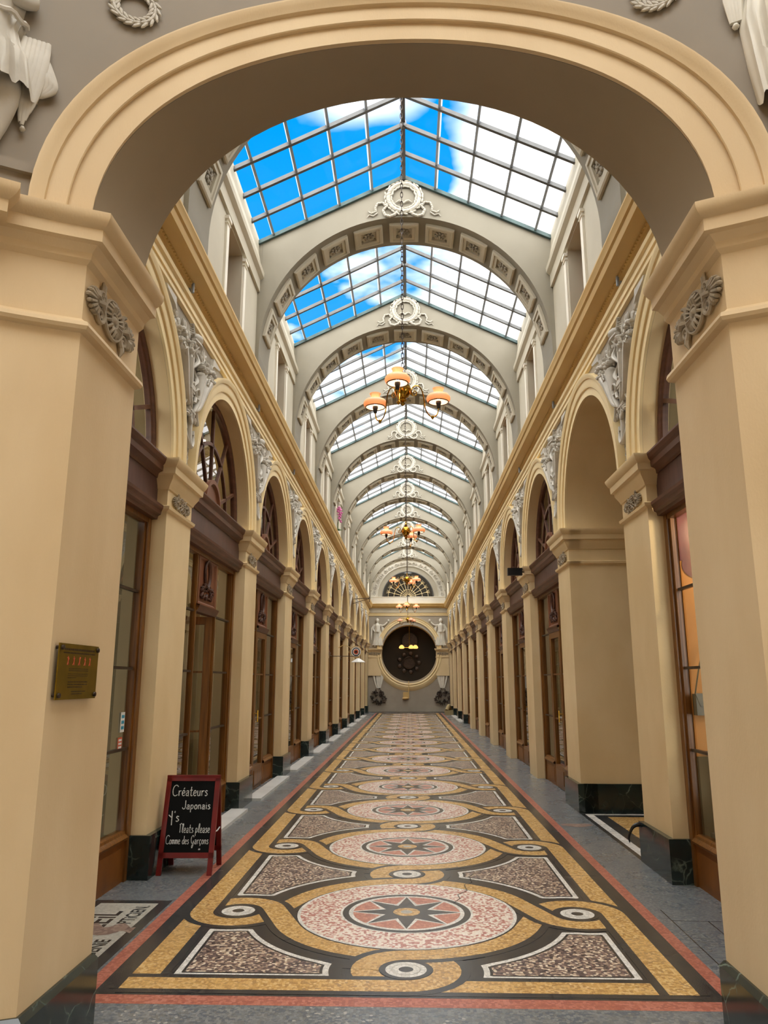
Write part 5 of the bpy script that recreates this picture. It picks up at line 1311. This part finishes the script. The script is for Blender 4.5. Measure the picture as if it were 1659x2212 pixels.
# low display cabinet near the first pane of bay 1
m = MB(); m.box(-2.95, -2.50, 7.62, 8.30, .38, .44); m.box(-2.95, -2.50, 7.62, 8.30, 0, .38)
tag(m.build('display_plinth', [wooddk], smooth=0), 'low wooden display plinth behind the pane left of the open door', 'display')
stack('patterned folded textile on the display plinth, %s from the bottom', -1, 2.72, 7.95, 6, .5, .34, .10, [pinkst, redpr, curt, pinkst], .44)
# hanging bulbs seen through the fanlights
for nm, x, y, z in (('second', -2.80, 10.05, 4.62), ('second', -2.95, 9.85, 4.25)) and (('upper', -2.80, 9.98, 4.85), ('lower', -2.95, 9.80, 4.50), ('yellow', -2.75, 6.20, 4.75)):
    t = thing('ceiling_spot', 'small %s glowing spotlight seen through a left fanlight' % nm, 'lamp', (x, y, z))
    m = MB(); m.lathe([(0, .03), (.03, .02), (.035, -.02), (.025, -.03), (0, -.03)], 12); m.build('bulb', [bulbm], t)
    m = MB(); m.lathe([(.015, .03), (.02, .08), (.008, .1), (.008, 5.5 - z)], 10); m.build('stem', [iron], t)
    l = bpy.data.lights.new('spot_light', 'POINT'); l.energy = 6; l.color = (1, .75, .4); l.shadow_soft_size = .03
    o = bpy.data.objects.new('spot_light', l); S.collection.objects.link(o); o.location = (x + .08, y, z - .05)
# first right shop: orange backdrop, shelf, bag, boxes
m = MB(); m.box(2.38, 3.6, 6.585, 6.60, 1.0, 2.62, 0); m.box(2.38, 3.6, 6.58, 6.60, 2.62, 3.3, 1); m.box(2.38, 3.6, 6.58, 6.60, .40, 1.0, 2); m.lathe([(0, 0), (.11, 0)], 20, 1, xf=lambda x, y, z: (2.50 + x, 6.578, 2.58 + y)); bdp = m.build('display_backdrop', [orng, redp, room], smooth=0); tag(bdp, 'orange display backdrop in the first right shop window', 'backdrop')
m = MB(); m.box(2.44, 2.93, 4.3, 6.57, 1.02, 1.045); m.box(2.46, 2.49, 6.53, 6.56, .42, 1.02); m.box(2.88, 2.91, 6.53, 6.56, .42, 1.02); m.box(2.46, 2.49, 4.35, 4.38, .42, 1.02); m.box(2.88, 2.91, 4.35, 4.38, .42, 1.02); m.box(2.43, 2.93, 4.2, 6.57, .36, .42)
tag(m.build('display_shelf', [iron], smooth=0), 'dark thin display shelf in the first right shop window', 'shelf')
t = thing('handbag', 'small dark green leather handbag hanging before the orange backdrop', 'bag', (2.50, 6.50, 1.33), PI / 2)
m = MB(); m.box(-.04, .04, -.13, .13, 0, .17); m.prism([(-.135, .175), (.135, .175), (.10, .07), (0, .04), (-.10, .07)], -.048, -.04, lambda p, q, d: (d, p, q)); m.box(-.055, -.045, -.02, .02, .05, .075, 1); m.build('bag_body', [leath, brass], t, smooth=20)
m = MB(); m.tube(smooth_path([(0, -.12, .17), (0, -.06, .42), (0, 0, .56), (0, .06, .42), (0, .12, .17)], 5), .006, 6); m.build('strap', [leath], t)
m = MB(); m.box(-.06, .06, -.12, .12, 0, .07); m.box(-.063, .063, -.123, .123, .055, .085); tag(m.build('box', [paper], loc=(2.52, 6.40, .42), smooth=0), 'small white box on the sill board of the first right shop window', 'box')
stack('maroon folded cloth under the shelf, %s from the bottom', 1, 2.68, 6.2, 2, .5, .3, .14, [pinkst, wooddk], .42)
# right shop windows further back: white bags and blue thing
for i, (y, z, w, h, mt, lb) in enumerate(((12.25, 1.55, .20, .22, paper, 'white lampshade-like display item in the third right shop window'), (12.2, 1.12, .12, .34, bluep, 'blue display item in the third right shop window'), (21.9, 1.75, .30, .9, paper, 'tall white poster in the sixth right shop window'))):
    m = MB(); m.box(-.04, .04, -w / 2, w / 2, -h / 2, h / 2); m.tube([(0, 0, -h / 2), (0, 0, -z + .0)], .012, 6)
    tag(m.build('display_item', [mt], loc=(GP + .12, y, z), smooth=0), lb, 'display item')

# ================================================================== SIGNS, HOOK, FLOWERS
t = thing('hanging_sign', 'round ringed shop sign on a scroll bracket, left wall', 'sign', (-1.62, 24.0, 2.50))
m = MB()
for r_, d, mi in ((.155, .012, 0), (.125, .016, 1), (.10, .02, 0), (.075, .024, 2), (.035, .028, 1)):
    for s in (-1, 1): m.lathe([(r_, 0), (r_, s * d), (0, s * d)], 28, mi, xf=lambda x, y, z: (x, z, y))
m.build('disc', [paper, blackm, redpr], t)
m = MB(); m.tube([(.17 * cos(a_), 0, .17 * sin(a_)) for a_ in [2 * PI * i / 28 for i in range(29)]], .012, 6, cap=False)
for s in (-1, 1): m.tube([(s * (.20 + .03 * cos(a_)), 0, .03 * sin(a_)) for a_ in [2 * PI * i / 12 for i in range(13)]], .008, 5)
m.tube([(.03 * cos(a_), 0, -.20 + .03 * sin(a_)) for a_ in [2 * PI * i / 12 for i in range(13)]], .008, 5)
m.tube(smooth_path([(-.55, 0, .12), (-.40, 0, .20), (-.22, 0, .16), (-.16, 0, .06)], 5), .012, 6); m.tube(smooth_path([(.22, 0, 0), (.30, 0, .12), (.40, 0, .06), (.34, 0, .0)], 5), .008, 6)
m.build('scroll_bracket', [ochre], t)
t = thing('small_canopy', 'small white fabric canopy on an arm above the far left shops', 'parasol', (-1.42, 22.0, 0))
m = MB(); m.lathe([(0, 2.25), (.06, 2.23), (.20, 2.14), (.20, 2.13), (.06, 2.21), (0, 2.23)], 8); m.build('fabric', [paper], t, smooth=0)
m = MB(); m.tube([(-.76, 0, 2.30), (0, 0, 2.30), (0, 0, 2.22)], .010, 6); m.build('wall_arm', [iron], t)
t = thing('iron_bracket', 'thin iron bracket projecting from the far left frieze', 'bracket', (-HW, 30.0, 4.72))
m = MB(); m.tube([(0, 0, .06), (.68, 0, .10)], .014, 6); m.tube([(0, 0, -.12), (.66, 0, .08)], .011, 6); m.tube([(.66, 0, .14), (.66, 0, -.06)], .016, 6); m.build('rods', [iron], t)
t = thing('projecting_sign', 'plain black box sign projecting from the third right pilaster', 'sign', (1.93, 13.5, 3.505))
m = MB(); m.box(-.135, .12, -.05, .05, -.065, .065); m.build('box', [blackm], t, smooth=0)
m = MB(); m.tube([(.10, 0, .0), (.24, .1, .0)], .012, 6); m.tube([(.12, 0, .05), (.26, .08, .07)], .008, 6); m.build('arm', [iron], t)
m = MB(); m.tube(smooth_path([(2.18, 7.47, .30), (2.12, 7.46, .325), (2.06, 7.46, .30), (2.02, 7.46, .22), (2.025, 7.46, .17)], 5), [.026 - .0011 * i for i in range(21)], 8)
tag(m.build('boot_scraper_hook', [blackm]), 'black curved iron hook at the marble base of the first right pilaster', 'hook')
t = thing('potted_orchid', 'pink orchid standing in a clerestory window on the left', 'plant', (-2.02, 21.6, 5.72))
m = MB(); m.lathe([(0, 0), (.06, 0), (.08, .14), (.07, .14), (0, .12)], 14); m.build('pot', [paper], t)
m = MB(); m.tube([(0, 0, .12), (.02, 0, .45), (.06, 0, .78)], .008, 6); m.tube([(0, .02, .12), (.0, .04, .4), (.08, .02, .6)], .008, 6)
for a_ in range(5): m.ell((.05 * cos(a_ * 1.3), .07 * sin(a_ * 1.3), .18), (.09, .03, .015), 7, 4, rot=Matrix.Rotation(a_ * 1.3, 3, 'Z'))
m.build('stem', [leafg], t)
m = MB(); rnd = random.Random(6)
for i in range(30): m.ell((.04 + rnd.uniform(-.05, .07), rnd.uniform(-.08, .08), .42 + rnd.uniform(0, .42)), (.035, .035, .03), 6, 4)
m.build('flowers', [pinkf], t)
m = MB(); m.box(-.18, .22, -.35, .35, 0, .22); m.tube(smooth_path([(-.1, -.3, .22), (0, -.1, .42), (.05, .2, .38), (.1, .34, .2)], 4), .09, 8)
tag(m.build('cloth_bundle', [curt], loc=(1.95, 38.6, 0)), 'beige draped bundle on the floor near the far right corner', 'bundle')

# ================================================================== panes of the rotunda eye
m = MB(); m.lathe([(OC, ZT + .8), (OC * .6, ZT + 1.5), (.3, ZT + 1.75), (0.01, ZT + 1.76)], 32, c=(0, RCY, 0)); o = m.build('rotunda_skylight', [skyglass], smooth=0); tag(o, 'glass dome over the round hall in front of the gallery', 'skylight')

# small ceiling lamps lighting two shop interiors
for nm, x, y, z, e_ in (('first right', 2.75, 6.15, 3.05, 20), ('open-door left', -3.0, 9.0, 3.0, 26)):
    t = thing('display_spotlight', 'small warm ceiling spotlight inside the %s shop' % nm, 'lamp', (x, y, z))
    m = MB(); m.lathe([(0, -.02), (.03, -.02), (.03, 0), (0, 0)], 12); m.build('bulb', [bulbm], t)
    m = MB(); m.lathe([(.032, -.03), (.04, .05), (.01, .09), (.01, 3.42 - z)], 12); m.build('housing', [iron], t)
    l = bpy.data.lights.new('display_light', 'POINT'); l.energy = e_; l.color = (1, .80, .55); l.shadow_soft_size = .05
    o = bpy.data.objects.new('display_light', l); S.collection.objects.link(o); o.location = (x, y, z - .08)
